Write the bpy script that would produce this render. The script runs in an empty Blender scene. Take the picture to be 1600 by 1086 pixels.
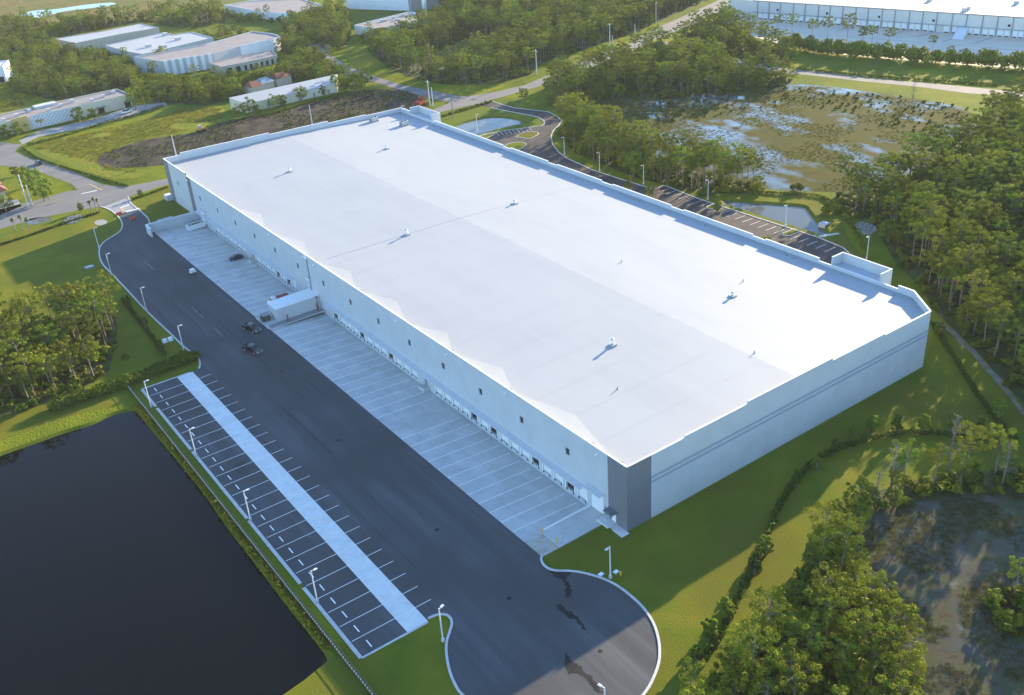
import bpy, bmesh, math, random
from mathutils import Vector, Matrix
from mathutils.geometry import tessellate_polygon
random.seed(7)
R = math.radians
S = bpy.context.scene
COL = S.collection

# ------------------------------------------------------------------ camera, sky, sun, exposure
cd = bpy.data.cameras.new('camera'); cam = bpy.data.objects.new('camera', cd); COL.objects.link(cam); S.camera = cam
cd.sensor_width = 36.0; cd.lens = 34.92; cd.clip_start = 1.0; cd.clip_end = 20000.0
PITCH, YAW, ROLL = 0.5, -0.5927, -0.0735
CAM = Vector((-42.242, -218.689, 117.988))
_f = Vector((-math.sin(YAW)*math.cos(PITCH), math.cos(YAW)*math.cos(PITCH), -math.sin(PITCH)))
_r = Vector((math.cos(YAW), math.sin(YAW), 0.0)); _u = _r.cross(_f)
_r2 = _r*math.cos(ROLL) + _u*math.sin(ROLL); _u2 = -_r*math.sin(ROLL) + _u*math.cos(ROLL)
cam.matrix_world = Matrix(((_r2.x, _u2.x, -_f.x, CAM.x), (_r2.y, _u2.y, -_f.y, CAM.y), (_r2.z, _u2.z, -_f.z, CAM.z), (0, 0, 0, 1)))

SUN_ELEV, SUN_AZ = R(13.2), R(16.2)          # azimuth from +X, counter-clockwise
world = bpy.data.worlds.new('World'); S.world = world; world.use_nodes = True
nt = world.node_tree; nt.nodes.clear()
wo = nt.nodes.new('ShaderNodeOutputWorld'); bg = nt.nodes.new('ShaderNodeBackground'); sk = nt.nodes.new('ShaderNodeTexSky')
sk.sky_type = 'NISHITA'; sk.sun_disc = False; sk.sun_elevation = SUN_ELEV; sk.sun_rotation = R(90) - SUN_AZ
sk.air_density = 1.0; sk.dust_density = 0.1; sk.ozone_density = 3.0
bg.inputs['Strength'].default_value = 0.14
tint = nt.nodes.new('ShaderNodeMixRGB'); tint.blend_type = 'MULTIPLY'; tint.inputs[0].default_value = 1.0; tint.inputs[2].default_value = (.97, 1.0, 1.04, 1)
nt.links.new(sk.outputs[0], tint.inputs[1]); nt.links.new(tint.outputs[0], bg.inputs[0]); nt.links.new(bg.outputs[0], wo.inputs[0])
sl = bpy.data.lights.new('sun', 'SUN'); sl.energy = 5.0; sl.angle = R(0.5); sl.color = (1.0, 0.80, 0.52)
sun = bpy.data.objects.new('sun', sl); COL.objects.link(sun)
sd = Vector((math.cos(SUN_AZ)*math.cos(SUN_ELEV), math.sin(SUN_AZ)*math.cos(SUN_ELEV), math.sin(SUN_ELEV)))
sun.rotation_euler = sd.to_track_quat('Z', 'Y').to_euler(); sun.location = (300, 100, 200)
S.view_settings.view_transform = 'Standard'; S.view_settings.look = 'None'
S.view_settings.exposure = 2.02; S.view_settings.gamma = 1.0; S.view_settings.use_curve_mapping = False
S.render.engine = 'CYCLES'
S.cycles.max_bounces = 6; S.cycles.transparent_max_bounces = 4; S.cycles.use_denoising = True

# ------------------------------------------------------------------ helpers
def in_view(x, y, z=5.0, m=0.06):
    d = Vector((x, y, z)) - CAM; w = d.dot(_f)
    if w < 1: return False
    px = d.dot(_r2)/w*34.92/36; py = d.dot(_u2)/w*34.92/36
    return abs(px) < 0.5 + m and -0.34 - m < py < 0.34 + m

class MB:
    def __init__(s): s.v = []; s.f = []; s.m = []
    def poly(s, pts, mi=0):
        i = len(s.v); s.v += [tuple(p) for p in pts]; s.f.append(tuple(range(i, i+len(pts)))); s.m.append(mi)
    def box(s, x0, x1, y0, y1, z0, z1, mi=0, top=None):
        p = [(x0,y0,z0),(x1,y0,z0),(x1,y1,z0),(x0,y1,z0),(x0,y0,z1),(x1,y0,z1),(x1,y1,z1),(x0,y1,z1)]
        i = len(s.v); s.v += p
        for f in ((3,2,1,0),(4,5,6,7),(0,1,5,4),(1,2,6,5),(2,3,7,6),(3,0,4,7)): s.f.append(tuple(i+k for k in f)); s.m.append(mi)
    def hexa(s, p, mi=0):
        i = len(s.v); s.v += [tuple(q) for q in p]
        for f in ((3,2,1,0),(4,5,6,7),(0,1,5,4),(1,2,6,5),(2,3,7,6),(3,0,4,7)): s.f.append(tuple(i+k for k in f)); s.m.append(mi)
    def tube(s, a, b, r0, r1=None, n=8, mi=0, cap=True):
        a = Vector(a); b = Vector(b); r1 = r0 if r1 is None else r1
        d = (b-a); q = d.to_track_quat('Z', 'Y') if d.length else Matrix().to_quaternion()
        i = len(s.v)
        for c, r in ((a, r0), (b, r1)):
            for k in range(n):
                t = 2*math.pi*k/n; s.v.append(tuple(c + q @ Vector((r*math.cos(t), r*math.sin(t), 0))))
        for k in range(n): s.f.append((i+k, i+(k+1)%n, i+n+(k+1)%n, i+n+k)); s.m.append(mi)
        if cap:
            s.f.append(tuple(i+k for k in reversed(range(n)))); s.m.append(mi); s.f.append(tuple(i+n+k for k in range(n))); s.m.append(mi)
    def path(s, pts, rads, n=6, mi=0):
        for k in range(len(pts)-1): s.tube(pts[k], pts[k+1], rads[k], rads[k+1], n, mi, cap=(k == len(pts)-2))
    def prism(s, pts, z0, z1, mi=0):
        n = len(pts); i = len(s.v)
        s.v += [(p[0], p[1], z0) for p in pts] + [(p[0], p[1], z1) for p in pts]
        for k in range(n): s.f.append((i+k, i+(k+1)%n, i+n+(k+1)%n, i+n+k)); s.m.append(mi)
        for t in tessellate_polygon([[Vector((p[0], p[1], 0)) for p in pts]]):
            s.f.append((i+n+t[0], i+n+t[1], i+n+t[2])); s.m.append(mi); s.f.append((i+t[2], i+t[1], i+t[0])); s.m.append(mi)
    def sheet(s, loops, z=0.0, mi=0):
        vs = [[Vector((p[0], p[1], 0)) for p in l] for l in loops]; flat = [v for l in vs for v in l]
        i = len(s.v); s.v += [(v.x, v.y, z) for v in flat]
        for t in tessellate_polygon(vs):
            a, b, c = (flat[k] for k in t)
            if (b-a).cross(c-a).z < 0: t = (t[0], t[2], t[1])
            s.f.append(tuple(i+k for k in t)); s.m.append(mi)
    def mesh(s, name, mats, smooth=False):
        me = bpy.data.meshes.new(name); me.from_pydata(s.v, [], s.f)
        for m in (mats if isinstance(mats, (list, tuple)) else [mats]): me.materials.append(m)
        if any(s.m): me.polygons.foreach_set('material_index', s.m)
        if smooth: me.polygons.foreach_set('use_smooth', [True]*len(me.polygons))
        me.update(); return me

def fixn(me):
    bm = bmesh.new(); bm.from_mesh(me); bmesh.ops.recalc_face_normals(bm, faces=bm.faces); bm.to_mesh(me); bm.free(); return me
def link(name, me, parent=None, loc=None, rotz=0, scale=None, label=None, cat=None, group=None, kind=None):
    o = bpy.data.objects.new(name, me); COL.objects.link(o)
    if parent is not None: o.parent = parent
    if loc is not None: o.location = loc
    if rotz: o.rotation_euler = (0, 0, rotz)
    if scale is not None: o.scale = (scale,)*3 if isinstance(scale, (int, float)) else scale
    if label: o['label'] = label
    if cat: o['category'] = cat
    if group: o['group'] = group
    if kind: o['kind'] = kind
    return o
def thing(name, label, cat, loc=(0,0,0), rotz=0, group=None): return link(name, None, None, loc, rotz, None, label, cat, group)
def copy_thing(root, loc, rotz=0, label=None, group=None, scale=None):
    r = root.copy(); COL.objects.link(r); r.location = loc; r.rotation_euler = (0, 0, rotz)
    if label: r['label'] = label
    if group: r['group'] = group
    if scale is not None: r.scale = (scale,)*3
    for ch in root.children:
        c = ch.copy(); COL.objects.link(c); c.parent = r
        for g in ch.children:
            d = g.copy(); COL.objects.link(d); d.parent = c
    return r
def structure(name, me, **k): return link(name, me, kind='structure', **k)

def inside(x, y, poly):
    c = False; n = len(poly); j = n-1
    for i in range(n):
        xi, yi = poly[i]; xj, yj = poly[j]
        if (yi > y) != (yj > y) and x < (xj-xi)*(y-yi)/(yj-yi)+xi: c = not c
        j = i
    return c
def scatter(poly, sp, excl=(), rnd=random, jit=0.48):
    xs = [p[0] for p in poly]; ys = [p[1] for p in poly]; out = []
    x = min(xs); row = 0
    while x < max(xs):
        y = min(ys) + (sp/2 if row % 2 else 0)
        while y < max(ys):
            a = x + rnd.uniform(-jit, jit)*sp; b = y + rnd.uniform(-jit, jit)*sp
            if inside(a, b, poly) and not any(inside(a, b, e) for e in excl): out.append((a, b))
            y += sp
        x += sp*0.87; row += 1
    return out
def smooth_line(pts, n=4, closed=False):
    out = []; N = len(pts)
    for i in range(N if closed else N-1):
        p0 = pts[(i-1) % N] if closed or i else pts[0]; p1 = pts[i]; p2 = pts[(i+1) % N]
        p3 = pts[(i+2) % N] if closed or i+2 < N else pts[-1]
        for k in range(n):
            t = k/n
            out.append(tuple(0.5*((2*p1[d]) + (-p0[d]+p2[d])*t + (2*p0[d]-5*p1[d]+4*p2[d]-p3[d])*t*t + (-p0[d]+3*p1[d]-3*p2[d]+p3[d])*t**3) for d in (0, 1)))
    if not closed: out.append(tuple(pts[-1]))
    return out
def offset(pts, d, closed=False):
    out = []; N = len(pts)
    for i in range(N):
        a = pts[i-1] if (i or closed) else pts[0]; b = pts[(i+1) % N] if (i+1 < N or closed) else pts[-1]
        tx, ty = b[0]-a[0], b[1]-a[1]; L = math.hypot(tx, ty) or 1
        out.append((pts[i][0]-ty/L*d, pts[i][1]+tx/L*d))
    return out
def ribbon(mb, pts, w, z0, z1, closed=False, mi=0):
    a = offset(pts, w/2, closed); b = offset(pts, -w/2, closed); N = len(pts); i = len(mb.v)
    for k in range(N): mb.v += [(a[k][0],a[k][1],z0),(a[k][0],a[k][1],z1),(b[k][0],b[k][1],z1),(b[k][0],b[k][1],z0)]
    for k in range(N if closed else N-1):
        p = i+4*k; q = i+4*((k+1) % N)
        for u, v in ((0,1),(1,2),(2,3)): mb.f.append((p+u, p+v, q+v, q+u)); mb.m.append(mi)
    if not closed: mb.f.append((i, i+3, i+2, i+1)); mb.m.append(mi); p = i+4*(N-1); mb.f.append((p, p+1, p+2, p+3)); mb.m.append(mi)
def flat_ribbon(mb, pts, w, z, mi=0):
    a = offset(pts, w/2); b = offset(pts, -w/2)
    for k in range(len(pts)-1): mb.poly([(*b[k], z), (*b[k+1], z), (*a[k+1], z), (*a[k], z)], mi)

# ------------------------------------------------------------------ materials
def mat(name, cols, scale=1.0, rough=0.8, detail=6.0, bump=0.0, bscale=None, spec=0.3, metal=0.0, stretch=(1,1,1), rnd=0.0, trans=0.0, cscale2=None, col2=None, lo=0.35, hi=0.65, emis=None):
    m = bpy.data.materials.new(name); m.use_nodes = True; t = m.node_tree; n = t.nodes; L = t.links
    b = n['Principled BSDF']; b.inputs['Roughness'].default_value = rough; b.inputs['Specular IOR Level'].default_value = spec; b.inputs['Metallic'].default_value = metal
    if len(cols) == 1 and not rnd:
        b.inputs['Base Color'].default_value = (*cols[0], 1); src = None
    geo = n.new('ShaderNodeNewGeometry'); mp = n.new('ShaderNodeMapping'); L.new(geo.outputs['Position'], mp.inputs[0]); mp.inputs['Scale'].default_value = stretch
    col = None
    if len(cols) > 1:
        no = n.new('ShaderNodeTexNoise'); no.inputs['Scale'].default_value = scale; no.inputs['Detail'].default_value = detail; no.inputs['Roughness'].default_value = 0.62
        L.new(mp.outputs[0], no.inputs['Vector'])
        r = n.new('ShaderNodeValToRGB'); e = r.color_ramp.elements
        while len(e) < len(cols): e.new(0.5)
        for k, c in enumerate(cols): e[k].position = lo + (hi-lo)*k/(len(cols)-1); e[k].color = (*c, 1)
        L.new(no.outputs[0], r.inputs[0]); col = r.outputs[0]
        if col2:
            n2 = n.new('ShaderNodeTexNoise'); n2.inputs['Scale'].default_value = cscale2; n2.inputs['Detail'].default_value = 4; L.new(geo.outputs['Position'], n2.inputs['Vector'])
            r2 = n.new('ShaderNodeValToRGB'); r2.color_ramp.elements[0].position = 0.45; r2.color_ramp.elements[1].position = 0.62; L.new(n2.outputs[0], r2.inputs[0])
            mx = n.new('ShaderNodeMixRGB'); L.new(r2.outputs[0], mx.inputs[0]); L.new(col, mx.inputs[1]); mx.inputs[2].default_value = (*col2, 1); col = mx.outputs[0]
    if rnd:
        oi = n.new('ShaderNodeObjectInfo'); h = n.new('ShaderNodeHueSaturation')
        if col is None: h.inputs['Color'].default_value = (*cols[0], 1)
        else: L.new(col, h.inputs['Color'])
        a = n.new('ShaderNodeMapRange'); a.inputs[3].default_value = 1-rnd; a.inputs[4].default_value = 1+rnd; L.new(oi.outputs['Random'], a.inputs[0]); L.new(a.outputs[0], h.inputs['Value'])
        a2 = n.new('ShaderNodeMapRange'); a2.inputs[3].default_value = 0.5+rnd*0.06; a2.inputs[4].default_value = 0.5-rnd*0.09
        mu = n.new('ShaderNodeMath'); mu.operation = 'MULTIPLY'; mu.inputs[1].default_value = 7.31; fr = n.new('ShaderNodeMath'); fr.operation = 'FRACT'
        L.new(oi.outputs['Random'], mu.inputs[0]); L.new(mu.outputs[0], fr.inputs[0]); L.new(fr.outputs[0], a2.inputs[0]); L.new(a2.outputs[0], h.inputs['Hue'])
        col = h.outputs[0]
    if col is not None: L.new(col, b.inputs['Base Color'])
    if bump:
        nb = n.new('ShaderNodeTexNoise'); nb.inputs['Scale'].default_value = bscale or scale*6; nb.inputs['Detail'].default_value = 5; L.new(geo.outputs['Position'], nb.inputs['Vector'])
        bp = n.new('ShaderNodeBump'); bp.inputs['Strength'].default_value = bump; bp.inputs['Distance'].default_value = 0.3; L.new(nb.outputs[0], bp.inputs['Height']); L.new(bp.outputs[0], b.inputs['Normal'])
    if trans:
        tr = n.new('ShaderNodeBsdfTranslucent'); ms = n.new('ShaderNodeMixShader'); ms.inputs[0].default_value = trans
        if col is not None: L.new(col, tr.inputs[0])
        else: tr.inputs[0].default_value = (*cols[0], 1)
        L.new(b.outputs[0], ms.inputs[1]); L.new(tr.outputs[0], ms.inputs[2]); L.new(ms.outputs[0], n['Material Output'].inputs['Surface'])
    return m

M = {}
M['grass'] = mat('field_grass', [(.075,.105,.008),(.130,.155,.010),(.21,.195,.016)], .035, .9, 9, .9, 1.6, .03, lo=.36, hi=.66, cscale2=.012, col2=(.10,.13,.016))
M['lawn'] = mat('mown_lawn', [(.078,.108,.010),(.108,.132,.011),(.140,.144,.014),(.19,.162,.026)], .11, .9, 11, .40, 3.5, .03, lo=.30, hi=.74, cscale2=.05, col2=(.112,.114,.014))
M['tallgrass'] = mat('tall_meadow_grass', [(.095,.115,.014),(.18,.175,.022),(.12,.15,.017),(.22,.185,.032)], .10, .9, 8, 1.0, .9, .02)
M['duff'] = mat('forest_floor', [(.030,.034,.014),(.065,.068,.024),(.055,.078,.018),(.11,.09,.048)], .22, .95, 7, .8, 1.2, .1)
M['soil'] = mat('cleared_brush_soil', [(.016,.013,.011),(.034,.027,.022),(.058,.045,.035),(.055,.062,.018)], .16, .95, 8, 1.0, 1.0, .1)
M['asphalt'] = mat('dark_asphalt', [(.055,.058,.063),(.076,.079,.084),(.110,.112,.116)], .22, .85, 9, .10, 8, .12, stretch=(1.6,.08,1), lo=.28, hi=.74, cscale2=.045, col2=(.066,.065,.067))
M['asphalt2'] = mat('car_park_asphalt', [(.046,.042,.042),(.062,.057,.055),(.078,.071,.066)], .2, .85, 7, .08, 8, .12)
M['road'] = mat('pale_road_asphalt', [(.125,.124,.122),(.15,.148,.145),(.17,.166,.16)], .12, .85, 6, .05, 8, .25, stretch=(.3,1,1))
M['concrete'] = mat('slab_concrete', [(.40,.395,.38),(.48,.472,.455),(.55,.54,.52)], .22, .8, 8, .03, 9, .3, rnd=.045, lo=.3, hi=.7)
M['strip'] = mat('pale_concrete', [(.56,.555,.54),(.62,.615,.60),(.67,.66,.64)], .5, .8, 8, .03, 9, .3, rnd=.03)
M['curb'] = mat('curb_concrete', [(.42,.42,.41),(.52,.52,.50)], .8, .8)
M['paint'] = mat('white_road_paint', [(.78,.78,.76),(.86,.86,.84)], 1.5, .7)
M['ypaint'] = mat('yellow_road_paint', [(.55,.36,.06),(.62,.42,.09)], 1.5, .7)
M['roof'] = mat('white_roof_membrane', [(.298,.315,.332),(.316,.333,.35),(.328,.345,.36)], .12, .7, 8, .012, .5, .3, stretch=(1,.25,1), lo=.3, hi=.6)
M['wall'] = mat('white_wall_paint', [(.45,.47,.49),(.495,.515,.535)], .25, .75, 5, .01, 3, .3)
M['trimw'] = mat('white_trim', [(.78,.78,.77)], rough=.6)
M['stripe'] = mat('grey_stripe_paint', [(.30,.33,.39)], rough=.75)
M['dark'] = mat('charcoal_wall_paint', [(.150,.155,.17),(.17,.175,.19)], .25, .75)
M['door'] = mat('white_dock_door', [(.72,.72,.72)], rough=.5)
M['rubber'] = mat('black_rubber', [(.012,.012,.013)], rough=.8)
M['glass'] = mat('dark_window_glass', [(.010,.013,.013)], rough=.08, spec=.5)
M['inner'] = mat('warehouse_interior', [(.16,.14,.12)], rough=.9)
M['metal'] = mat('galvanised_steel', [(.42,.43,.44),(.50,.51,.52)], 1.2, .45, metal=.35)
M['awning'] = mat('awning_metal', [(.58,.60,.62)], rough=.5, metal=.2)
M['pole'] = mat('lamp_pole_paint', [(.62,.63,.63)], rough=.5)
M['wood'] = mat('weathered_pole', [(.17,.13,.10),(.24,.20,.16)], 2, .85, stretch=(1,1,.1))
M['conc_pole'] = mat('concrete_pole', [(.50,.49,.46),(.58,.56,.53)], 1, .8)
M['wire'] = mat('wire_black', [(.02,.02,.02)], rough=.95, spec=.05)
M['bark'] = mat('pine_bark', [(.11,.085,.065),(.19,.15,.12),(.27,.225,.185)], 1.2, .9, stretch=(1,1,.25))
M['deadwood'] = mat('grey_dead_wood', [(.15,.125,.11),(.25,.21,.185)], 1.5, .9, stretch=(1,1,.3))
M['pine'] = mat('pine_needles', [(0.108,0.147,0.010),(0.172,0.210,0.017)], .8, .75, 3, 0, None, .06, rnd=.34, trans=.20)
M['leaf'] = mat('broad_leaves', [(0.090,0.131,0.009),(0.166,0.205,0.017)], .7, .75, 3, 0, None, .06, rnd=.36, trans=.18)
M['bush'] = mat('scrub_leaves', [(0.081,0.110,0.009),(0.147,0.173,0.015)], .6, .8, 3, 0, None, .05, rnd=.38, trans=.16)
M['hedge'] = mat('hedge_leaves', [(0.048,0.085,0.007),(0.090,0.130,0.012)], 1.0, .75, 3, 0, None, .06, rnd=.12, trans=.2)
M['brightleaf'] = mat('young_leaves', [(.14,.21,.014),(.21,.26,.028)], 1.0, .7, 3, 0, None, .06, rnd=.2, trans=.35)
M['reed'] = mat('marsh_grass', [(.085,.095,.018),(.115,.11,.022),(.075,.10,.018)], .1, .9, 4, 0, None, .05, rnd=.25, trans=.35)
M['palm'] = mat('palm_fronds', [(.07,.095,.02),(.11,.13,.03)], .8, .55, trans=.25)
M['red'] = mat('red_paint', [(.30,.03,.022)], rough=.5)
M['orange'] = mat('orange_barrier_plastic', [(.62,.07,.03)], rough=.5)
M['yellow'] = mat('yellow_paint', [(.60,.40,.03)], rough=.5)
M['blackcar'] = mat('black_car_paint', [(.010,.011,.014)], rough=.18, spec=.6)
M['bluecar'] = mat('navy_car_paint', [(.012,.02,.045)], rough=.2, spec=.6)
M['whitecar'] = mat('white_car_paint', [(.72,.73,.74)], rough=.25, spec=.5)
M['lampglass'] = mat('headlamp_plastic', [(.65,.66,.66)], rough=.15)
M['taillamp'] = mat('tail_lamp_plastic', [(.28,.015,.012)], rough=.2)
M['green'] = mat('green_cabinet_paint', [(.055,.085,.06)], rough=.6)
M['grey'] = mat('mid_grey_paint', [(.22,.22,.225),(.27,.27,.275)], .5, .7)
M['greyroof'] = mat('grey_brown_roof', [(.20,.18,.18),(.245,.225,.22)], .15, .85)
M['cream'] = mat('cream_stucco', [(.56,.50,.36),(.60,.54,.40)], .3, .8)
M['tan'] = mat('tan_stucco', [(.40,.36,.30),(.45,.40,.34)], .3, .8)
M['palegrey'] = mat('pale_grey_stucco', [(.42,.43,.44),(.47,.48,.49)], .3, .8)
M['white_b'] = mat('white_stucco', [(.66,.67,.68),(.72,.73,.74)], .3, .8)
M['redroof'] = mat('red_barrel_roof', [(.15,.055,.04),(.20,.075,.055)], .8, .8)
M['blueroof'] = mat('blue_metal_roof', [(.18,.25,.30)], rough=.5)
M['stone'] = mat('pale_rubble_stone', [(.20,.19,.18),(.34,.33,.31)], 1.2, .9, bump=.6, bscale=3)
M['fence'] = mat('green_fence_paint', [(.03,.05,.035)], rough=.7)
M['picket'] = mat('pale_picket_paint', [(.30,.33,.30)], rough=.7)
M['stain'] = mat('wet_asphalt', [(.018,.018,.019),(.030,.029,.029)], .5, .7, spec=.08)
M['soilstain'] = mat('silty_slab_stain', [(.30,.27,.20),(.42,.39,.33),(.47,.45,.41)], .35, .85)
M['yard'] = mat('weathered_yard_concrete', [(.52,.46,.37),(.60,.535,.44)], .1, .85)
M['wall2'] = mat('cream_tilt_panel', [(.58,.55,.50),(.62,.59,.54)], .2, .8)
M['sand'] = mat('pale_sand_track', [(.13,.115,.075),(.24,.21,.165)], .35, .9, bump=.4, bscale=2)

def water_mat(name, col, rough=.04, ripple=.03):
    m = bpy.data.materials.new(name); m.use_nodes = True; t = m.node_tree; n = t.nodes; b = n['Principled BSDF']
    b.inputs['Base Color'].default_value = (*col, 1); b.inputs['Roughness'].default_value = rough; b.inputs['IOR'].default_value = 1.33; b.inputs['Specular IOR Level'].default_value = .19
    g = n.new('ShaderNodeNewGeometry'); no = n.new('ShaderNodeTexNoise'); no.inputs['Scale'].default_value = .6; no.inputs['Detail'].default_value = 3
    bp = n.new('ShaderNodeBump'); bp.inputs['Strength'].default_value = ripple; bp.inputs['Distance'].default_value = .3
    t.links.new(g.outputs['Position'], no.inputs['Vector']); t.links.new(no.outputs[0], bp.inputs['Height']); t.links.new(bp.outputs[0], b.inputs['Normal'])
    return m
M['water'] = water_mat('dark_pond_water', (.002,.0025,.003))
M['water2'] = water_mat('shallow_pond_water', (.10,.108,.105), .05)

def marsh_mat(name, cols, wcol, scale, thr, width=.05, stretch=(1,1,1)):
    m = mat(name, cols, scale*2.4, .95, 9, .22, 1.3, .03, stretch=stretch, lo=.33, hi=.68); t = m.node_tree; n = t.nodes; L = t.links
    b = n['Principled BSDF']
    w = n.new('ShaderNodeBsdfPrincipled'); w.inputs['Base Color'].default_value = (*wcol, 1); w.inputs['Roughness'].default_value = .06; w.inputs['IOR'].default_value = 1.33
    g = n.new('ShaderNodeNewGeometry'); mp = n.new('ShaderNodeMapping'); mp.inputs['Scale'].default_value = stretch; mp.inputs['Location'].default_value = (13.7, 4.1, 0); L.new(g.outputs['Position'], mp.inputs[0])
    n1 = n.new('ShaderNodeTexNoise'); n1.inputs['Scale'].default_value = scale; n1.inputs['Detail'].default_value = 12; n1.inputs['Roughness'].default_value = .68; L.new(mp.outputs[0], n1.inputs['Vector'])
    mr = n.new('ShaderNodeMapRange'); mr.inputs[1].default_value = thr-width; mr.inputs[2].default_value = thr+width; L.new(n1.outputs[0], mr.inputs[0])
    mx = n.new('ShaderNodeMixShader'); L.new(mr.outputs[0], mx.inputs[0]); L.new(b.outputs[0], mx.inputs[1]); L.new(w.outputs[0], mx.inputs[2]); L.new(mx.outputs[0], n['Material Output'].inputs['Surface'])
    return m
M['marsh'] = marsh_mat('wet_marsh', [(.038,.046,.009),(.072,.066,.014),(.048,.060,.011),(.088,.066,.017)], (.09,.10,.10), .05, .552, .05, stretch=(1,.55,1))
M['marshdry'] = marsh_mat('dry_marsh', [(.15,.12,.03),(.20,.16,.04),(.14,.135,.03)], (.10,.11,.10), .03, .70)
M['swamp'] = marsh_mat('dark_swamp', [(.040,.034,.020),(.075,.064,.036),(.055,.068,.028),(.11,.105,.085)], (.070,.062,.054), .14, .58, .16)
M['gold'] = mat('golden_marsh_grass', [(.115,.095,.022),(.155,.115,.028),(.085,.098,.018),(.13,.12,.025)], .035, .9, 7, .6, 1, .1)

# ------------------------------------------------------------------ ground plan
WX, EX, SY, NYW, NYE = 52.85, 148.6, -110.7, 135.9, 131.5
POND_W = smooth_line([(-33.6,-1.3),(-25.5,-1.4),(-20,-1.5),(-14.4,-2.2),(-10.5,-1.3),(-6.9,-1.6),(-4.3,-2.8),(-3.6,-5.3),(-3.5,-11.9),(-3.3,-22.4),(-3,-33.8),(-3,-48.5),(-3.4,-61.3),(-3.4,-72.1),(-3.5,-86.2),(-3.4,-96.1),(-3.5,-102.1),(-4.3,-104.1),(-6.7,-105.1),(-10.2,-105.5),(-13.2,-106),(-20.3,-106.8)], 3) + [(-62,-98),(-110,-80),(-130,-20)]
POND_E = smooth_line([(189.7,-3.6),(192.2,-7.8),(194.6,-12.5),(199.9,-20.5),(203.3,-26.8),(200.8,-31.4),(195.2,-39.5),(192,-45),(189.2,-47.1),(187.5,-44.7),(187.2,-37.3),(186.7,-26.4),(186.8,-16.9),(186.4,-8.3)], 3, True)
POND_N = smooth_line([(173.1,135.8),(180.6,138.1),(188.8,138.1),(194,136.9),(198.2,132),(200.3,124.9),(200.3,117.7),(198.2,115.8),(192.5,116.7),(182.6,117.6),(174.3,117.2),(171.7,122.4),(172,130.1)], 3, True)
APRON = [(36.65,-106.2),(36.65,107.6),(WX+.02,107.6),(WX+.02,NYW-.3),(EX-.3,NYE-.3),(EX-.3,-102.3),(142.0,SY+.3),(WX+.02,SY+.3),(WX+.02,-106.2)]
mb = MB(); mb.sheet([[(-2500,-1200),(4500,-1200),(4500,6500),(-2500,6500)], POND_W, POND_E, POND_N, APRON], 0.0)
ground = structure('ground', mb.mesh('ground', M['grass']))
def pond(name, loop, bank, depth, m, bm_=M['lawn']):
    c = Vector((sum(p[0] for p in loop)/len(loop), sum(p[1] for p in loop)/len(loop)))
    area = sum(loop[i-1][0]*loop[i][1]-loop[i][0]*loop[i-1][1] for i in range(len(loop)))
    inn = offset(loop, bank if area > 0 else -bank, True)
    mb = MB(); mb.sheet([offset(inn, -.3 if area > 0 else .3, True)], -depth); w = structure(name, mb.mesh(name, m))
    mb = MB()
    for i in range(len(loop)):
        j = (i+1) % len(loop); mb.poly([(*loop[i], .005), (*loop[j], .005), (*inn[j], -depth-.1), (*inn[i], -depth-.1)])
    structure('pond_bank', fixn(mb.mesh('pond_bank', bm_)))
pond('pond_water', POND_W, 1.0, .45, M['water'])
pond('pond_water', POND_E, 1.2, .6, M['water2'])
pond('pond_water', POND_N, 1.5, .6, M['water2'])

def area(name, pts, z, m, sm=0, cut=()): 
    if sm: pts = smooth_line(pts, sm, True)
    mb = MB(); mb.sheet([pts, *cut], z); return structure(name, mb.mesh(name, m))
# natural ground covers
area('marsh', [(228.2,116.8),(250.7,119.3),(267.2,99.7),(295.3,88),(318.9,68.1),(327.3,28.1),(328.7,-0.4),(309.4,-20.7),(273,-26.2),(239.5,-34.4),(223.8,-31.2),(216.9,-24),(205,-7.3),(200.9,6.1),(203,23.4),(198.8,45.7),(206.2,80),(212.7,102.1)], .02, M['marsh'], 3)
area('marsh', [(79.4,-140.1),(86.4,-136.9),(92.9,-135.1),(100.6,-136.1),(112.2,-141.9),(121.6,-149.1),(134.7,-163.6),(72.1,-192.7),(48.2,-174.7),(60.5,-161.9),(70.6,-153),(74.3,-145.3)], .02, M['swamp'], 3)
area('marsh', [(57.5,582.5),(81.6,577.6),(126.9,566.3),(162.3,547),(215.7,562.7),(269.4,542.2),(263.5,693.8),(134.6,843.9)], .02, M['gold'], 2)
area('marsh', [(229.1,263),(266.1,281.8),(293,262.4),(300,247.2),(266.7,243.7),(242.1,232.1),(227.6,228.1),(221.1,242.9)], .02, M['marshdry'], 2)
area('marsh_water', [(108.9,645.3),(122,661.8),(138.7,650.8),(158.2,650),(177.9,639.6),(175,624.5),(157.2,627.8),(138.9,632.2),(122.2,621.6),(110.7,621.5)], .05, M['water2'], 2)
F_RIGHT = [(216.6,-28),(222.9,-31.9),(238,-35.5),(255.8,-32.9),(277.3,-30.9),(307.3,-24.5),(342.4,-19.2),(381.6,-21.1),(279.1,-88.7),(143.5,-154.8),(134.8,-144.2),(143.9,-133.7),(150,-124.3),(156,-116.5),(161,-108),(167.6,-97.1),(177,-86.7),(185.3,-73.1),(204,-52),(205.9,-41.3)]
F_STRIP = [(202.4,97.3),(210.6,101.7),(208.6,92.9),(207.9,78.1),(203.4,54.2),(203.2,36.7),(203,20.3),(203.3,8.4),(206.4,-6),(200.7,-9.8),(193.2,-1.2),(188.3,5.7),(185.3,17.9),(183.9,32.7),(185.3,51.6),(186.5,67.9),(195.3,88.3)]
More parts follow.
